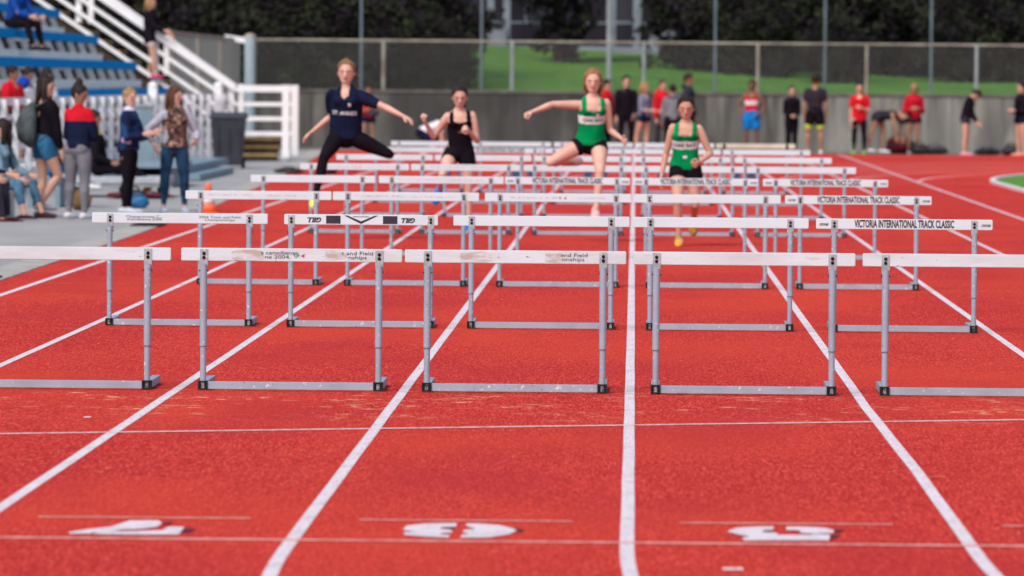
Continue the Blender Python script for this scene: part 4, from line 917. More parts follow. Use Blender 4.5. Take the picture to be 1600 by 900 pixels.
    if style in ('tail', 'lowtail'):
        k = .72 if style == 'tail' else .45
        cap.append(Loft([HC(-.42, 0, k), HC(-.60, .05, k - .05), HC(-.66, .16, k - .35), HC(-.60, .22, k - .75), HC(-.55, .25, k - 1.0)], [.07 * ht, .11 * ht, .13 * ht, .10 * ht, .03 * ht], [.07 * ht, .10 * ht, .11 * ht, .08 * ht, .03 * ht], Lh2, 10))
    if style == 'bun':
        cap.append(ball(HC(-.12, 0, 1.16), .19 * ht, Lh2, Uh)); cap.append(ball(HC(-.2, 0, .98), .22 * ht, Lh2, Uh))
    if style == 'lowbun': cap.append(ball(HC(-.44, .22, .42), .19 * ht, Lh2, Uh)); cap.append(ball(HC(-.36, .42, .34), .13 * ht, Lh2, Uh))
    if long_:
        dn_ = -.15 if style == 'loose' else -.55 if style == 'bob' else (-1.25 if style == 'long' else -1.45)
        cap.append(Loft([HC(-.18, 0, .8), HC(-.30, 0, .5), HC(-.34, 0, max(.05, dn_ + .3)), HC(-.40, 0, max(-.25, dn_ + .15)), HC(-.46, 0, dn_)], [.34 * ht, .40 * ht, .42 * ht, .40 * ht, .26 * ht], [.26 * ht, .22 * ht, .16 * ht, .13 * ht, .07 * ht], Lh2, 14))
        for sg in (-1, 1):
            if style == 'loose': cap.append(Loft([HC(-.12, sg * .34, .62), HC(-.12, sg * .40, .40), HC(-.10, sg * .42, .12), HC(-.05, sg * .43, -.12)], [.05 * ht, .06 * ht, .05 * ht, .02 * ht], [.14 * ht, .13 * ht, .09 * ht, .03 * ht], Lh2, 10))
            else: cap.append(Loft([HC(.02, sg * .34, .72), HC(.02, sg * .41, .42), HC(.02, sg * .40, max(.05, dn_ + .3)), HC(.06, sg * .37, max(-.3, dn_ + .15)), HC(.12, sg * .34, dn_ * .95)], [.045 * ht, .055 * ht, .07 * ht, .08 * ht, .03 * ht] if style == 'loose' else [.07 * ht, .09 * ht, .11 * ht, .12 * ht, .05 * ht], [.16 * ht, .17 * ht, .16 * ht, .14 * ht, .06 * ht], Lh2, 10))
    def hair_post(me):
        def fn(c):
            c = c - HC(0, 0, 0); f = c @ Fh2 / ht; l = np.abs(c @ Lh2 / ht); t = c @ Uh / ht
            line = (.86 if style in ('tail', 'lowtail', 'lowbun', 'loose') else .80) - 1.5 * np.maximum(0, l - .13) ** 1.3
            m_ = (f > .10) & (t < line) & (l < .36)
            if not long_: m_ |= (t < .56 - f * .9) & (f > -.12) & (t < .6) | (t < .30) & (f > -.4) & (style not in ('tail', 'lowtail', 'lowbun'))
            return m_
        trim(me, fn); displace(me, .012 * ht / .22 * .6, 3, 2.2, (1.3, 1.3, .25))
    solid('hair', cap, voxel * .8, hm, root, 1, hair_post)
    # clothes
    made = {}
    vz = voxel
    for wi, it in enumerate(wear):
        kd = it[0]; m_ = it[1] if not isinstance(it[1], tuple) else cloth(it[1]); opt = it[2] if len(it) > 2 else {}
        gi = opt.get('g', .008) * 1.0
        bxy = opt.get('boxy', .084 if kd != 'tank' else .079) * H * fat
        tb_ = Loft(torso.c, [max(r, bxy) if q[0] < .22 else r for r, q in zip(torso.ra, rows_)], [max(r, .060 * H) if q[0] < .22 else r for r, q in zip(torso.rb, rows_)], torso.side, 20, (.15, .4))
        tors = lambda s0, s1: [tb_.cut((s0 + .045) / .363, (s1 + .045) / .363)]
        L = []; post = None; amp = opt.get('amp', .004) * 1.6
        nrel = lambda c: ((c - sp(.268)) @ U2 / H, np.abs((c - sp(.268)) @ Lc2 / H), (c - sp(.268)) @ Fc2 / H)
        if kd in ('tank', 'tee', 'top'):
            s0 = opt.get('hem', .02); L = [x.grow(gi) for x in tors(s0, .318)]
            if not man: L += [ball(sp(.225) + Fc2 * .042 * H + Lc2 * sg * .038 * H, .031 * H + gi, Lc2, U2) for sg in (-1, 1)]
            if s0 < .01: L += [x.grow(gi + .004) for x in [torso.cut(max(0, (s0 + .045) / .363), .2)]]
            sl_ = opt.get('sleeve', {'tank': 0, 'tee': .62, 'top': 2.0}[kd])
            for s_ in 'lr':
                if kd != 'tank': L.append(ball(SH[s_], .029 * H * g + gi))
                if sl_ > 0: L.append(arm[s_].cut(0, min(1, sl_)).grow(gi + .003))
                if sl_ > 1: L.append(forearm[s_].cut(0, min(1, sl_ - 1) * .97).grow(gi + .003)); L.append(ball(EL[s_], .022 * H + gi))
            if opt.get('skirt'): 
                for s_ in 'lr': L.append(leg[s_].cut(0, opt['skirt']).grow(gi + .01))
            if opt.get('hood'): L.append(Loft([sp(.30) - Fc2 * .05 * H + Lc2 * .06 * H, sp(.318) - Fc2 * .062 * H, sp(.30) - Fc2 * .05 * H - Lc2 * .06 * H], [.026 * H, .036 * H, .026 * H], [.026 * H, .034 * H, .026 * H], U2, 10))
            if opt.get('collar'): L.append(Loft([sp(.30), sp(.335)], [.045 * H, .038 * H], [.042 * H, .036 * H], Lc2, 12, (.1, .1)))
            def post(me, kd=kd, opt=opt, amp=amp, wi=wi):
                nk = opt.get('neck', .045 if kd == 'tank' else .035)
                def fn(c):
                    up, la, f = nrel(c)
                    m2 = (up > .075) & ~bool(opt.get('collar')) | (la < nk * (.5 if opt.get('v') else 1)) & (up > (-.040 if kd == 'tank' else -.012) * opt.get('deep', 1) + la * (.9 if opt.get('v') else .35)) & (f > 0) & (not opt.get('closed'))
                    if not opt.get('closed'): m2 |= (la < nk) & (up > .01) & (f <= 0)
                    if kd == 'tank': m2 |= (la > .074) & (up > -.05) & (la > .064 + .3 * np.maximum(0, -up)) 
                    return m2
                trim(me, fn); displace(me, amp, wi + int(H * 1000) % 17)
            if opt.get('open'): pass
        elif kd in ('shorts', 'trousers'):
            f1 = opt.get('len', .35); s1 = opt.get('waist', .065); L = [torso.cut(0, (s1 + .045) / .363).grow(gi)]
            for s_ in 'lr':
                L.append(leg[s_].cut(0, min(1, f1)).grow(gi + opt.get('flare', 0))); L.append(ball(HI[s_] - Fp * .022 * H, .050 * H * fat + gi))
                if f1 > 1: L.append(shin[s_].cut(0, min(1, f1 - 1) * .98).grow(gi + opt.get('flare', 0))); L.append(ball(KN[s_], .029 * H + gi))
            def post(me, amp=amp, wi=wi): displace(me, amp, wi + 5)
        o = solid({'tank': 'vest', 'tee': 'shirt', 'top': opt.get('name', 'jacket'), 'shorts': 'shorts', 'trousers': opt.get('name', 'trousers')}[kd], L, vz * .9, m_, root, 2, post)
        made[kd] = o
        if 'band' in opt:      # chest band or yoke of another colour, as its own material on the garment
            z0, z1, bc = opt['band']; o_post = jobs[-1][2]; ms = [jobs[-1][1][0], cloth(bc)]
            def post2(me, o_post=o_post, z0=z0, z1=z1):
                o_post(me); n = len(me.polygons); c = np.empty(n * 3); me.polygons.foreach_get('center', c); up, la, f = nrel(c.reshape(-1, 3))
                mi = ((up > z0) & (up < z1)).astype(np.int32); me.polygons.foreach_set('material_index', mi)
            jobs[-1] = (o, ms, post2)
        if 'print' in opt:
            made['print'] = (o, opt['print'], sp(.268), U2, Lc2, Fc2, H)
            prints.append(made['print'])
    for s_ in 'lr':
        if shoe:
            f_ = leg[s_ + 'foot']; dn = leg[s_ + 'dn']; fd = fdir[s_]; so = leg[s_ + 'sole']
            sm = cloth(shoe[0], shoe[1]) if shoe[1] else cloth(shoe[0])
            solid('shoe', [f_.grow(.008), Loft([so - fd * .040 * H + dn * .008 * H, so + fd * .04 * H + dn * .012 * H, so + fd * .108 * H + dn * .012 * H], [.022 * H, .029 * H, .023 * H], [.009 * H] * 3, np.cross(fd, dn), 12)], vz * .8, sm, root, 1)
        if socks: solid('sock', [shin[s_].cut(.80, 1).grow(.005)], vz * .8, cloth(socks), root, 1)
    # ground contact
    low = min(float(np.dot(leg[s_ + 'sole'] + leg[s_ + 'dn'] * .021 * H, Z)) for s_ in 'lr')
    toe = min(float((leg[s_ + 'foot'].c[-1])[2]) - .012 * H for s_ in 'lr')
    dz = -min(low, toe) if z is None else z - float(P[2])
    root.location = (loc[0], loc[1], loc[2]); made['dz'] = dz
    for ch in root.children: ch.location.z += dz
    made.update(root=root, SH=SH, EL=EL, WR=WR, KN=KN, AN=AN, P=P, sp=sp, HC=HC, H=H, U=U2, Fc=Fc2, Lc=Lc2, Fp=Fp, Lp=Lp, ht=ht, dz=V3((0, 0, dz)))
    return made
prints = []
ATH = 'runners racing over the hurdles'
A = person('runner in navy shirt and black leggings leaping over a hurdle, arms spread', (-3.03, 60.8, 0), 1.70, 0, chest=-6, head=-4, lean=(.16, .02, 1), skin='pale', hair='lbrown', style='lowbun', voxel=.0085, z=1.09,
           ua={'r': (-.65, -.12, -.75), 'l': (.25, .95, -.36)}, fa={'r': (.1, -.75, -.62), 'l': (.35, .85, -.38)}, th={'r': (.85, -.30, -.55), 'l': (-.05, .90, -.42)}, sh={'r': (.12, -.22, -1), 'l': (-.9, -.60, .20)}, foot={'r': (.8, 0, -.45), 'l': (-.3, -.5, .1)},
           wear=[('trousers', BLACK, {'len': 1.97, 'g': .005, 'amp': .002, 'name': 'leggings'}), ('tee', NAVY, {'hem': -.012, 'g': .013, 'amp': .006, 'boxy': .094, 'v': 1, 'neck': .05, 'deep': 2.2, 'sleeve': .75,
                 'print': [('ST. ANNES', .055, (.0, -.115), WHITE, 1.0, .0008), ('98', .06, (.035, -.06), WHITE, .8, .006)]})],
           shoe=((.75, .78, .20), None), hand='relax', group=ATH)
B = person('runner in a black vest and shorts lifting one knee between hurdles, bright blue shoes', (-1.93, 64.3, 0), 1.60, 0, chest=6, head=3, lean=(.24, 0, 1), chestlean=(.36, 0, 1), headup=(.25, 0, 1), skin='pale', hair='dark', style='tail', voxel=.0085,
           ua={'r': (-.35, -.5, -.78), 'l': (-.1, .22, -1)}, fa={'r': (.5, -.42, .66), 'l': (.75, -.45, .45)}, th={'r': (.72, -.25, -.60), 'l': (.04, .05, -1)}, sh={'r': (-.9, -.12, -.45), 'l': (-.10, .02, -1)}, foot={'l': (.9, .0, -.35)},
           wear=[('shorts', BLACK, {'len': .36, 'g': .009, 'flare': .006, 'amp': .004}), ('tank', BLACK, {'hem': -.005, 'g': .007, 'print': [('GOLD', .020, (.01, -.105), (.40, .32, .20), 1.3, .001)]})],
           shoe=((.0, .20, .62), None), hand='fist', group=ATH)
C = person('red-haired runner in green vest clearing a hurdle with one arm flung out', (-.44, 60.5, 0), 1.66, 0, chest=8, head=0, lean=(.26, .03, 1), skin='pale', hair='red', style='loose', voxel=.0085, z=1.04,
           ua={'r': (.2, -1, .02), 'l': (-.3, .18, -.95)}, fa={'r': (.3, -.9, -.33), 'l': (.85, .38, -.33)}, th={'l': (.72, .04, -.70), 'r': (.28, -.83, -.48)}, sh={'l': (.12, -.10, -1), 'r': (-1, .55, .0)}, foot={'l': (.8, 0, -.5), 'r': (-.3, .5, .05)},
           wear=[('shorts', BLACK, {'len': .26, 'g': .006, 'flare': .004, 'amp': .003}), ('tank', GREEN, {'hem': .0, 'g': .011, 'amp': .005, 'deep': 1.25, 'band': (-.130, -.078, WHITE), 'print': [('OAK BAY', .048, (0.0, -.104), BLACK, 1.05, .0008), ('B', .05, (.028, -.068), WHITE, 1.2, .008)]})],
           shoe=((.65, .42, .42), None), hand={'r': 'fist', 'l': 'relax'}, group=ATH)
D = person('dark-haired runner in a green vest sprinting on the track, orange shoes', (.54, 59.3, 0), 1.56, 0, chest=-5, head=-3, lean=(.22, .0, 1), chestlean=(.30, 0, 1), headup=(.2, 0, 1), skin='fair', hair='dark', style='lowtail', voxel=.0085,
           ua={'r': (-.25, -.28, -1), 'l': (-.15, .42, -.92)}, fa={'r': (.12, -.18, -1), 'l': (.75, -.38, -.32)}, th={'r': (.38, .0, -1), 'l': (.05, .06, -1)}, sh={'r': (-.30, .04, -1), 'l': (-1, -.02, -.45)}, foot={'r': (.9, 0, -.25)},
           wear=[('shorts', BLACK, {'len': .30, 'g': .007, 'flare': .006, 'amp': .004}), ('tank', GREEN, {'hem': -.02, 'g': .013, 'amp': .006, 'deep': 1.2, 'band': (-.135, -.080, WHITE), 'print': [('OAK BAY', .050, (-.004, -.107), BLACK, 1.05, .0008), ('H', .045, (-.0, -.185), WHITE, 1.5, .009)]})],
           shoe=((.85, .42, .05), (.12, .1, .1)), hand={'r': 'relax', 'l': 'fist'}, group=ATH)

W = 'spectators by the white fence'
jk = {'g': .018, 'amp': .008, 'closed': 1}
P1 = person('bare-legged girl in loose black top and denim shorts, carrying a grey backpack', (-7.08, 69.3, 0), 1.70, 112, chest=118, head=75, lean=(.05, 0, 1), skin='fair', hair='dark', style='long', voxel=.0105,
            ua={'l': (.1, .25, -1), 'r': (.28, -.15, -1)}, fa={'l': (.6, 0, -.8), 'r': (.28, .05, -1)}, th={'r': (.42, -.03, -1), 'l': (.05, .05, -1)}, sh={'r': (-.62, .0, -1), 'l': (-.05, 0, -1)},
            wear=[('shorts', cloth(DENIM, (.035, .15, .29), 10), {'len': .40, 'g': .010, 'flare': .008, 'waist': .09}), ('top', BLACK, {'hem': .06, 'g': .022, 'amp': .010, 'sleeve': 1.9})], shoe=((.45, .44, .50), None), group=W)
P2 = person('girl with high bun in red and navy jacket and grey trousers, arms folded', (-6.62, 68.8, 0), 1.60, 155, chest=150, head=72, lean=(0, 0, 1), skin='tan', hair='dark', style='bun', voxel=.0105, head_pitch=8,
            ua={'l': (.25, .25, -1), 'r': (.30, -.22, -1)}, fa={'l': (.6, -.9, .1), 'r': (.9, .75, -.05)}, th={'l': (.05, .08, -1), 'r': (.0, -.05, -1)}, sh={'l': (-.10, .0, -1), 'r': (-.02, 0, -1)},
            wear=[('trousers', (.19, .18, .21), {'len': 1.93, 'g': .010, 'amp': .004}), ('top', NAVY, {**jk, 'hem': -.0, 'sleeve': 1.9, 'collar': 1, 'band': (-.065, .2, RED)})], shoe=((.74, .72, .78), None), group=W)
plaid = mat('plaid_cloth', (.008, .014, .05), .9, (.02, .06, .17), 5, .1, 80, lo=.45, hi=.6)
P3 = person('smiling girl in a blue plaid top and black leggings hugging herself', (-6.29, 71.9, 0), 1.55, 78, chest=72, head=45, lean=(.03, 0, 1), skin='pale', hair='blonde', style='lowbun', voxel=.0105,
            ua={'l': (.35, .15, -1), 'r': (.15, -.2, -1)}, fa={'l': (1, -.3, .28), 'r': (1, .35, .22)}, th={'r': (.03, -.06, -1), 'l': (.0, .06, -1)}, fat=1.08,
            wear=[('trousers', BLACK, {'len': 1.95, 'g': .006, 'amp': .003, 'name': 'leggings'}), ('top', plaid, {**jk, 'hem': -.02, 'sleeve': 1.85, 'collar': 1, 'band': (.035, .2, (.62, .66, .80))})], shoe=((.6, .62, .7), None), group=W)
camo = mat('camouflage_cloth', (.16, .085, .065), .85, (.035, .022, .025), 16, .1, 80, lo=.46, hi=.54); add_layer(camo, (.38, .24, .20), 13, .56, .60)
jeans = mat('ripped_jeans', (.012, .03, .075), .9, (.02, .065, .13), 9, .2, 90)
P4 = person('girl with long brown hair in a camouflage vest over grey sleeves, blue jeans', (-5.76, 72.5, 0), 1.58, 12, chest=15, head=62, lean=(0, 0, 1), skin='pale', hair='brown', style='wavy', voxel=.0105,
            ua={'r': (-.1, -.85, -.75), 'l': (-.05, .60, -.85)}, fa={'r': (.45, .25, -.75), 'l': (.8, -.25, -.35)}, th={'r': (.03, -.12, -1), 'l': (.03, .12, -1)},
            wear=[('trousers', jeans, {'len': 1.90, 'g': .008, 'amp': .004, 'name': 'jeans'}), ('top', LGREY, {'hem': .02, 'g': .012, 'amp': .006, 'sleeve': 1.8, 'name': 'sleeved_top', 'hood': 1}), ('tank', camo, {'hem': -.01, 'g': .034, 'amp': .008, 'closed': 1})], shoe=((.5, .55, .68), None), group=W)
P5 = person('dark-haired girl in a light denim jacket sitting at the left edge', (-7.60, 69.0, 0), 1.62, 62, chest=70, head=-70, lean=(.12, 0, 1), skin='fair', hair='dark', style='long', voxel=.0105,
            ua={'l': (.4, .2, -.9), 'r': (.3, -.2, -.9)}, fa={'l': (.9, -.3, -.2), 'r': (.9, .2, -.35)}, th={'l': (.9, .2, .06), 'r': (.95, -.12, .02)}, sh={'l': (.38, .05, -1), 'r': (.30, -.1, -1)}, z=.41,
            wear=[('trousers', cloth((.05, .12, .20), (.09, .19, .29), 9), {'len': 1.65, 'g': .01, 'name': 'jeans'}), ('top', cloth((.10, .18, .24), (.18, .28, .36), 9), {**jk, 'hem': .0, 'sleeve': 1.9})], shoe=((.06, .02, .03), None), group=W)
P6 = person('seated girl in dark jacket and maroon boots, cut by the left frame edge', (-7.75, 67.3, 0), 1.66, 78, head=95, lean=(.10, 0, 1), skin='fair', hair='brown', style='long', voxel=.0105,
            ua={'l': (.5, .2, -.85), 'r': (.35, -.2, -.9)}, fa={'l': (1, 0, -.22), 'r': (1, .1, -.3)}, th={'l': (1, .1, .03), 'r': (1, -.1, .0)}, sh={'l': (.1, 0, -1), 'r': (.16, -.05, -1)}, z=.43,
            wear=[('trousers', (.035, .03, .045), {'len': 1.93, 'g': .014}), ('top', NAVY, {**jk, 'hem': .0, 'sleeve': 1.9})], shoe=((.07, .012, .02), None), group=W)
P7 = person('person in blue jeans sitting with knees drawn up behind the girl with backpack', (-7.52, 75.0, 0), 1.68, 88, lean=(-.3, 0, 1), skin='tan', hair='dark', style='short', sex='m', voxel=.0105,
            ua={'l': (.4, .2, -.9), 'r': (.4, -.25, -.9)}, fa={'l': (.8, -.2, -.1), 'r': (.9, .2, -.2)}, th={'l': (.75, .15, .55), 'r': (.85, -.15, .48)}, sh={'l': (.18, .02, -1), 'r': (.25, -.04, -1)}, z=.50,
            wear=[('trousers', cloth((.02, .12, .32), (.03, .17, .4), 9), {'len': 1.9, 'g': .012, 'name': 'jeans'}), ('top', BLACK, {**jk, 'sleeve': 1.9})], shoe=((.7, .7, .72), None), group=W)
P8 = person('person in black with yellow trim reclining on the low cart', (-7.58, 81.9, 0), 1.70, 86, lean=(-.14, 0, 1), skin='tan', hair='dark', style='short', sex='m', voxel=.0105, z=.42,
            ua={'l': (-.3, .3, -.9), 'r': (.2, -.3, -.95)}, fa={'l': (.2, .1, -1), 'r': (.8, .2, -.3)}, th={'l': (.95, .14, .12), 'r': (.95, -.14, .02)}, sh={'l': (.75, .0, -.62), 'r': (.6, -.05, -.55)},
            wear=[('trousers', BLACK, {'len': 1.8, 'g': .014}), ('top', BLACK, {**jk, 'sleeve': 1.9, 'hem': -.01, 'collar': 1, 'band': (.0, .05, (.65, .38, .01))})], shoe=((.62, .40, .03), (.05, .04, .03)), group=W)
B_ = 'boys standing behind the white fence'
person('boy in bright red shirt behind the white fence, leftmost of three', (-9.32, 86.6, .33), 1.52, 60, head=75, skin='tan', hair='dark', style='short', sex='m', voxel=.013, wear=[('tee', RED, {'g': .02, 'amp': .008, 'sleeve': .9, 'hem': -.02}), ('shorts', (.03, .03, .04), {'len': .9, 'g': .02})], group=B_)
person('boy holding a round blue ball behind the white fence, middle of three', (-9.30, 88.4, .33), 1.50, 55, head=60, head_pitch=10, skin='tan', hair='dark', style='short', sex='m', voxel=.013, ua={'r': (.3, -.2, -.9)}, fa={'r': (1, .5, .5), 'l': (1, -.2, .3)}, wear=[('tee', (.55, .56, .64), {'g': .02, 'amp': .008, 'sleeve': .9}), ('shorts', NAVY, {'len': .9, 'g': .02})], group=B_)
person('boy in a white shirt looking down behind the girl with the backpack', (-9.32, 91.2, .33), 1.50, 40, head=40, head_pitch=22, skin='fair', hair='dark', style='short', sex='m', voxel=.013, wear=[('tee', (.72, .72, .78), {'g': .02, 'amp': .008, 'sleeve': .9}), ('shorts', NAVY, {'len': .9, 'g': .02})], group=B_)
bb = MB(); rr_ = .1
ob = thing('blue_ball', 'round blue ball held in front of the middle boy behind the fence', 'ball', (-9.22, 87.2, 1.60))
me = bpy.data.meshes.new('ball'); bm = bmesh.new(); bmesh.ops.create_uvsphere(bm, u_segments=20, v_segments=14, radius=.095); bm.to_mesh(me); bm.free(); me.shade_smooth(); link('ball_skin', me, cloth((.01, .06, .42)), ob)
MB().lathe([(.088, -.012), (.0965, -.012), (.0965, .012), (.088, .012)], n=20).obj('seam', cloth((.02, .08, .5)), ob)
person('spectator in black trousers and blue top sitting high in the grandstand', (-10.95, 101.8, 0), 1.74, 60, lean=(.2, 0, 1), skin='fair', hair='brown', style='short', sex='m', voxel=.013, z=2.66,
       ua={'l': (.5, .1, -.8), 'r': (.5, -.1, -.8)}, fa={'l': (.9, -.2, -.3), 'r': (.9, .2, -.3)}, th={'l': (1, .15, -.05), 'r': (1, -.15, -.05)}, sh={'l': (.25, 0, -1), 'r': (.3, 0, -1)}, wear=[('trousers', BLACK, {'len': 1.93, 'g': .014}), ('top', (.01, .06, .30), {**jk, 'sleeve': 1.9})], shoe=((.02, .02, .03), None))
person('fair-haired woman in black coat and white shorts holding the staircase handrail', (-9.93, 118.5, 1.68), 1.68, 80, chest=70, head=60, skin='fair', hair='blonde', style='bob', voxel=.013,
       ua={'l': (.4, .1, -.9), 'r': (.5, .0, -.8)}, fa={'l': (.8, 0, -.5), 'r': (.9, .1, -.3)}, th={'r': (.25, -.05, -1), 'l': (.0, .05, -1)}, sh={'r': (.05, 0, -1), 'l': (-.15, 0, -1)},
       wear=[('shorts', (.6, .5, .5), {'len': .5, 'g': .014}), ('top', BLACK, {**jk, 'g': .03, 'hem': -.04, 'sleeve': 1.8, 'skirt': .3})], shoe=((.6, .05, .18), None))

N = 'athletes waiting at the far wall'
def far(label, x, y, H, face, wear, **k): return person(label, (x, y, 0), H, face, wear=wear, voxel=.0145, group=N, **k)
TR = lambda c, **k: ('trousers', c, {'len': 1.93, 'g': .014, **k}); SHT = lambda c, ln=.55, **k: ('shorts', c, {'len': ln, 'g': .014, 'flare': .01, **k})
JT = lambda c, **k: ('top', c, {**jk, 'hem': -.02, 'sleeve': 1.9, **k}); TT = lambda c, **k: ('tee', c, {'g': .016, 'amp': .006, 'hem': -.02, **k})
far('figure in a red vest holding a dark bundle, behind the navy-shirted jumper', -6.43, 139.8, 1.55, 15, [SHT(NAVY, .35), ('tank', RED, {'g': .018, 'hem': -.03, 'boxy': .095})], skin='tan', hair='dark', style='short', sex='m', ua={'r': (.2, -.1, -1)}, fa={'r': (1, .4, .1), 'l': (.9, -.4, .2)})
bag('small black bundle held by the red-vested figure behind the navy-shirted jumper', (-6.30, 139.35, .82), .15, .12, .15, cl_black, 0, 22)
far('crouching person in white shirt and navy shorts, left of the black-vested runner', -4.62, 126, 1.70, 85, [SHT(NAVY, .9), TT(WHITE)], lean=(1, 0, .42), z=.55, headup=(1, 0, -.3), skin='fair', hair='lbrown', style='short', sex='m', ua={'l': (.25, .1, -1), 'r': (.25, -.1, -1)}, fa={'l': (0, 0, -1), 'r': (0, 0, -1)}, th={'l': (.9, .1, -.5), 'r': (.8, -.1, -.7)}, sh={'l': (-.8, 0, -.8), 'r': (-.8, 0, -.8)})
far('person in a red top mostly hidden by the red-haired jumper', -.66, 140, 1.74, 70, [TR(BLACK), JT(RED)], hair='dark', style='short', sex='m')
far('tall person all in black standing right of the red-haired jumper', -.19, 138, 1.84, 10, [TR(BLACK), JT(BLACK)], hair='dark', style='short', sex='m', fa={'l': (.5, -.3, -.8)})
far('curly blonde girl in a grey top and dark shorts with a white stripe', .24, 138, 1.68, 60, [SHT(NAVY, .28, band=(-.5, -.3, WHITE)) if False else SHT(NAVY, .28), TT((.22, .24, .34), sleeve=1.4)], hair='blonde', style='bob', skin='fair', ua={'l': (.2, .1, -1)}, fa={'l': (1, -.1, -.1), 'r': (1, .1, 0)}, th={'l': (.05, .05, -1), 'r': (-.35, -.05, -1)})
far('person in a red tracksuit top behind the grey hooded jacket', .68, 139.5, 1.74, 30, [TR((.05, .04, .05)), JT(RED, hood=1)], hair='brown', style='short')
far('person seen from behind in a grey and black hooded jacket', .90, 136, 1.64, 190, [TR(BLACK), JT((.20, .21, .24), hood=1)], hair='dark', style='short', sex='m')
far('tall person in a dark hoodie looking right, behind the dark-haired runner', 1.31, 139.5, 1.90, 75, [TR(BLACK), JT((.03, .035, .05), hood=1)], hair='dark', style='short', sex='m', skin='tan')
far('athlete in a red vest with a white band and bright blue shorts', 2.82, 139, 1.76, -10, [('shorts', (.01, .20, .58), {'len': .75, 'g': .018, 'flare': .016}), ('tank', RED, {'g': .014, 'hem': -.01, 'band': (-.13, -.075, WHITE)})], skin='brown', hair='dark', style='short', sex='m', ua={'l': (-.1, .5, -.9), 'r': (-.1, -.4, -.9)}, fa={'l': (.5, -.5, -.6), 'r': (.5, .2, -.8)}, shoe=((.02, .02, .03), None))
far('slim girl all in black with hands together, left of the man in a black shirt', 3.80, 139.5, 1.62, 10, [TR(BLACK), JT(BLACK, hem=-.05)], hair='dark', style='tail', ua={'l': (.2, .1, -1)}, fa={'l': (.7, -.5, -.3), 'r': (.7, .5, -.3)}, th={'l': (.02, -.0, -1), 'r': (.02, -.0, -1)}, shoe=((.02, .02, .03), None))
far('tall man in black shirt and shorts with neon yellow tights by the wall', 4.32, 138.2, 1.92, 170, [('shorts', (.55, .85, .02), {'len': .80, 'g': .008}), SHT(BLACK, .62), TT((.03, .025, .035))], skin='tan', hair='dark', style='short', sex='m', fat=1.05, th={'l': (.02, .16, -1), 'r': (.0, -.10, -1)}, shoe=((.78, .76, .80), None))
far('girl in a red T-shirt and black leggings with green shoes', 5.38, 138.3, 1.70, -5, [TR(BLACK, g=.006), TT(RED, hem=-.05, g=.024)], skin='fair', hair='dark', style='tail', ua={'l': (.1, .3, -1)}, fa={'l': (.7, -.8, .35), 'r': (.1, .0, -1)}, shoe=((.10, .55, .10), None))
far('athlete in dark kit bending right down to a bag, white shoes', 5.85, 138.6, 1.72, 70, [SHT((.03, .03, .05), .3), ('tank', (.025, .025, .035), {'g': .012, 'hem': -.01})], lean=(1, -.1, .10), headup=(.8, 0, -.7), skin='tan', hair='dark', style='tail', ua={'l': (.3, .1, -1), 'r': (.25, -.1, -1)}, fa={'l': (.1, 0, -1), 'r': (.15, 0, -1)}, th={'l': (.25, .1, -1), 'r': (-.25, -.28, -1)}, sh={'l': (-.1, 0, -1), 'r': (-.15, -.1, -1)}, z=.92, shoe=((.75, .75, .80), None))
far('fair-haired girl in a red hooded jacket and shorts looking at her hands', 6.72, 139.2, 1.70, 5, [SHT((.05, .02, .03), .28), JT((.50, .012, .03), hood=1, hem=-.03)], skin='tan', hair='blonde', style='lowbun', ua={'l': (.1, .25, -1), 'r': (.1, -.25, -1)}, fa={'l': (.9, -.5, .25), 'r': (.9, .5, .25)}, head_pitch=15, th={'l': (.03, .04, -1), 'r': (.0, -.04, -1)})
far('girl in black top and tiny shorts leaning forward to look down, pink shoes', 7.90, 138.0, 1.66, 80, [SHT((.03, .03, .06), .22), JT(BLACK, hem=.0)], lean=(.16, 0, 1), chestlean=(.34, 0, 1), headup=(.75, 0, .7), head_pitch=25, skin='fair', hair='dark', style='lowbun', ua={'l': (.2, .05, -1), 'r': (.1, -.05, -1)}, fa={'l': (.5, 0, -.8), 'r': (.6, 0, -.7)}, shoe=((.75, .35, .50), None))
far('girl in a black jacket cut by the right border, orange and pink shoes', 9.22, 138.0, 1.74, -60, [SHT(NAVY, .3), JT(BLACK, hem=-.0)], skin='fair', hair='dark', style='tail', ua={'l': (.1, .2, -1)}, fa={'l': (.8, -.4, .1), 'r': (.8, .4, .1)}, shoe=((.85, .35, .25), None))

# evaluate every body and garment at once, then trim, fold and colour them
dg = bpy.context.evaluated_depsgraph_get()
done = []
for o, ms, post in jobs:
    me = bpy.data.meshes.new_from_object(o.evaluated_get(dg), depsgraph=dg); done.append((o, me, ms, post))
for o, me, ms, post in done:
    o.modifiers.clear(); old = o.data; me.name = old.name; o.data = me; bpy.data.meshes.remove(old)
    me.materials.clear()
    for m in ms: me.materials.append(m)
    if post: post(me)
    me.shade_smooth()

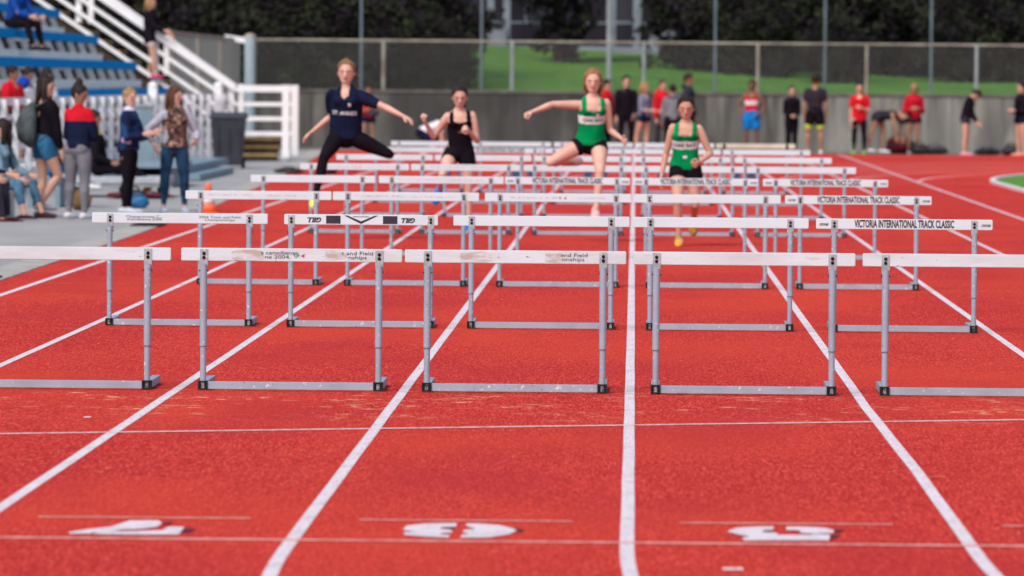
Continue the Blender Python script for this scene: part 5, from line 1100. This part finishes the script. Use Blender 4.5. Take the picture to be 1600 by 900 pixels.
# lettering and badges wrapped onto the shirts
for o, items, c0, U2, Lc2, Fc2, H in prints:
    me = o.data; bv = BVHTree.FromPolygons([v.co.copy() for v in me.vertices], [tuple(p.vertices) for p in me.polygons])
    for txt, size, (lx, lz), col, sx, bold in items:
        t = text_mesh(txt, size, sx, bold, 0, 0.0)
        if txt in ('B', 'H', '98'):       # small square badge instead of a letter shape
            t = bpy.data.meshes.new('badge'); n = 8; a = size * .62
            t.from_pydata([(a * (i / n * 2 - 1) * .5 * sx, 0, a * (j / n * 2 - 1) * .5) for j in range(n + 1) for i in range(n + 1)], [], [(j * (n + 1) + i, j * (n + 1) + i + 1, (j + 1) * (n + 1) + i + 1, (j + 1) * (n + 1) + i) for j in range(n) for i in range(n)])
        for v in t.vertices:
            p = c0 + Lc2 * (lx * H + v.co.x) + U2 * (lz * H + v.co.z) + Fc2 * .5
            hit = bv.ray_cast(Vector(p), Vector(-Fc2), 1.0)
            v.co = (hit[0] + Vector(Fc2) * .005) if hit[0] else Vector(c0 + Lc2 * (lx * H + v.co.x) + U2 * (lz * H + v.co.z) + Fc2 * .1)
        link('badge' if txt in ('B', 'H', '98') else 'lettering', t, cloth(col), o)

# things carried
def carried(name, label, cat, lofts, m, pr, voxel=.011, seed=3):
    """a soft thing worn or held, placed in the wearer's frame; own top-level object"""
    V = []; F = []
    for l in lofts: l.geo(V, F)
    root_loc = Vector(pr['root'].location); t = thing(name, label, cat, root_loc)
    me = bpy.data.meshes.new(name); me.from_pydata([tuple(v + pr['dz']) for v in V], [], F); me.update(); me.shade_smooth()
    link(name + '_body', me, m, t); return t
s = P1; bk = lambda l, b, u: s['sp'](.15) + s['Lc'] * l - s['Fc'] * b + s['U'] * u
tb = carried('backpack', 'grey drawstring backpack hanging on the back of the girl in the black top', 'backpack', [Loft([bk(0, .17, -.27), bk(0, .22, -.2), bk(0, .24, -.05), bk(0, .21, .1), bk(0, .17, .2)], [.13, .18, .19, .15, .06], [.05, .10, .12, .09, .04], s['Lc'], 18)], cloth((.085, .10, .105), (.05, .06, .065), 9), s)
V = []; F = []
for q in (-1, 1): Loft([bk(q * .11, .17, .18), bk(q * .11, .02, .27), bk(q * .13, -.13, .18), bk(q * .15, -.10, -.05), bk(q * .15, .12, -.22)], [.014] * 5, [.006] * 5, s['Lc'], 8).geo(V, F)
me = bpy.data.meshes.new('strap'); me.from_pydata([tuple(v + s['dz']) for v in V], [], F); link('shoulder_strap', me, cloth((.12, .12, .14)), tb)
s = P3; bk = lambda l, b, u: s['P'] + s['Lp'] * l + s['Fp'] * b + V3((0, 0, u))
tb = carried('phone_pouch', 'pink pouch tucked at the hip of the girl in the blue plaid top', 'pouch', [Loft([bk(-.165, -.02, .10), bk(-.17, .07, .08)], [.035, .035], [.02, .02], (0, 0, 1), 12)], cloth((.62, .33, .50)), s)
# what the seated people sit on
def crate(label, loc, sx, sy, h, m):
    t = thing('bench', label, 'bench', loc)
    MB().box(-sx, sx, -sy, sy, h - .05, h).obj('seat', m, t, bevel=.006)
    for a in (-1, 1): MB().box(a * sx * .8 - .03, a * sx * .8 + .03, -sy * .9, sy * .9, 0, h - .052).obj('leg', m, t)
crate('low bench under the two seated girls at the left edge', (-7.72, 68.2, 0), .32, 1.3, .33, stand_grey)
crate('low box seat under the person in blue jeans', (-7.62, 75.0, 0), .22, .4, .38, deck_blue)
for o in list(bpy.data.objects):
    if o.type == 'MESH' and o.parent is None and 'kind' not in o.keys() and 'category' not in o.keys(): print('LOOSE', o.name)
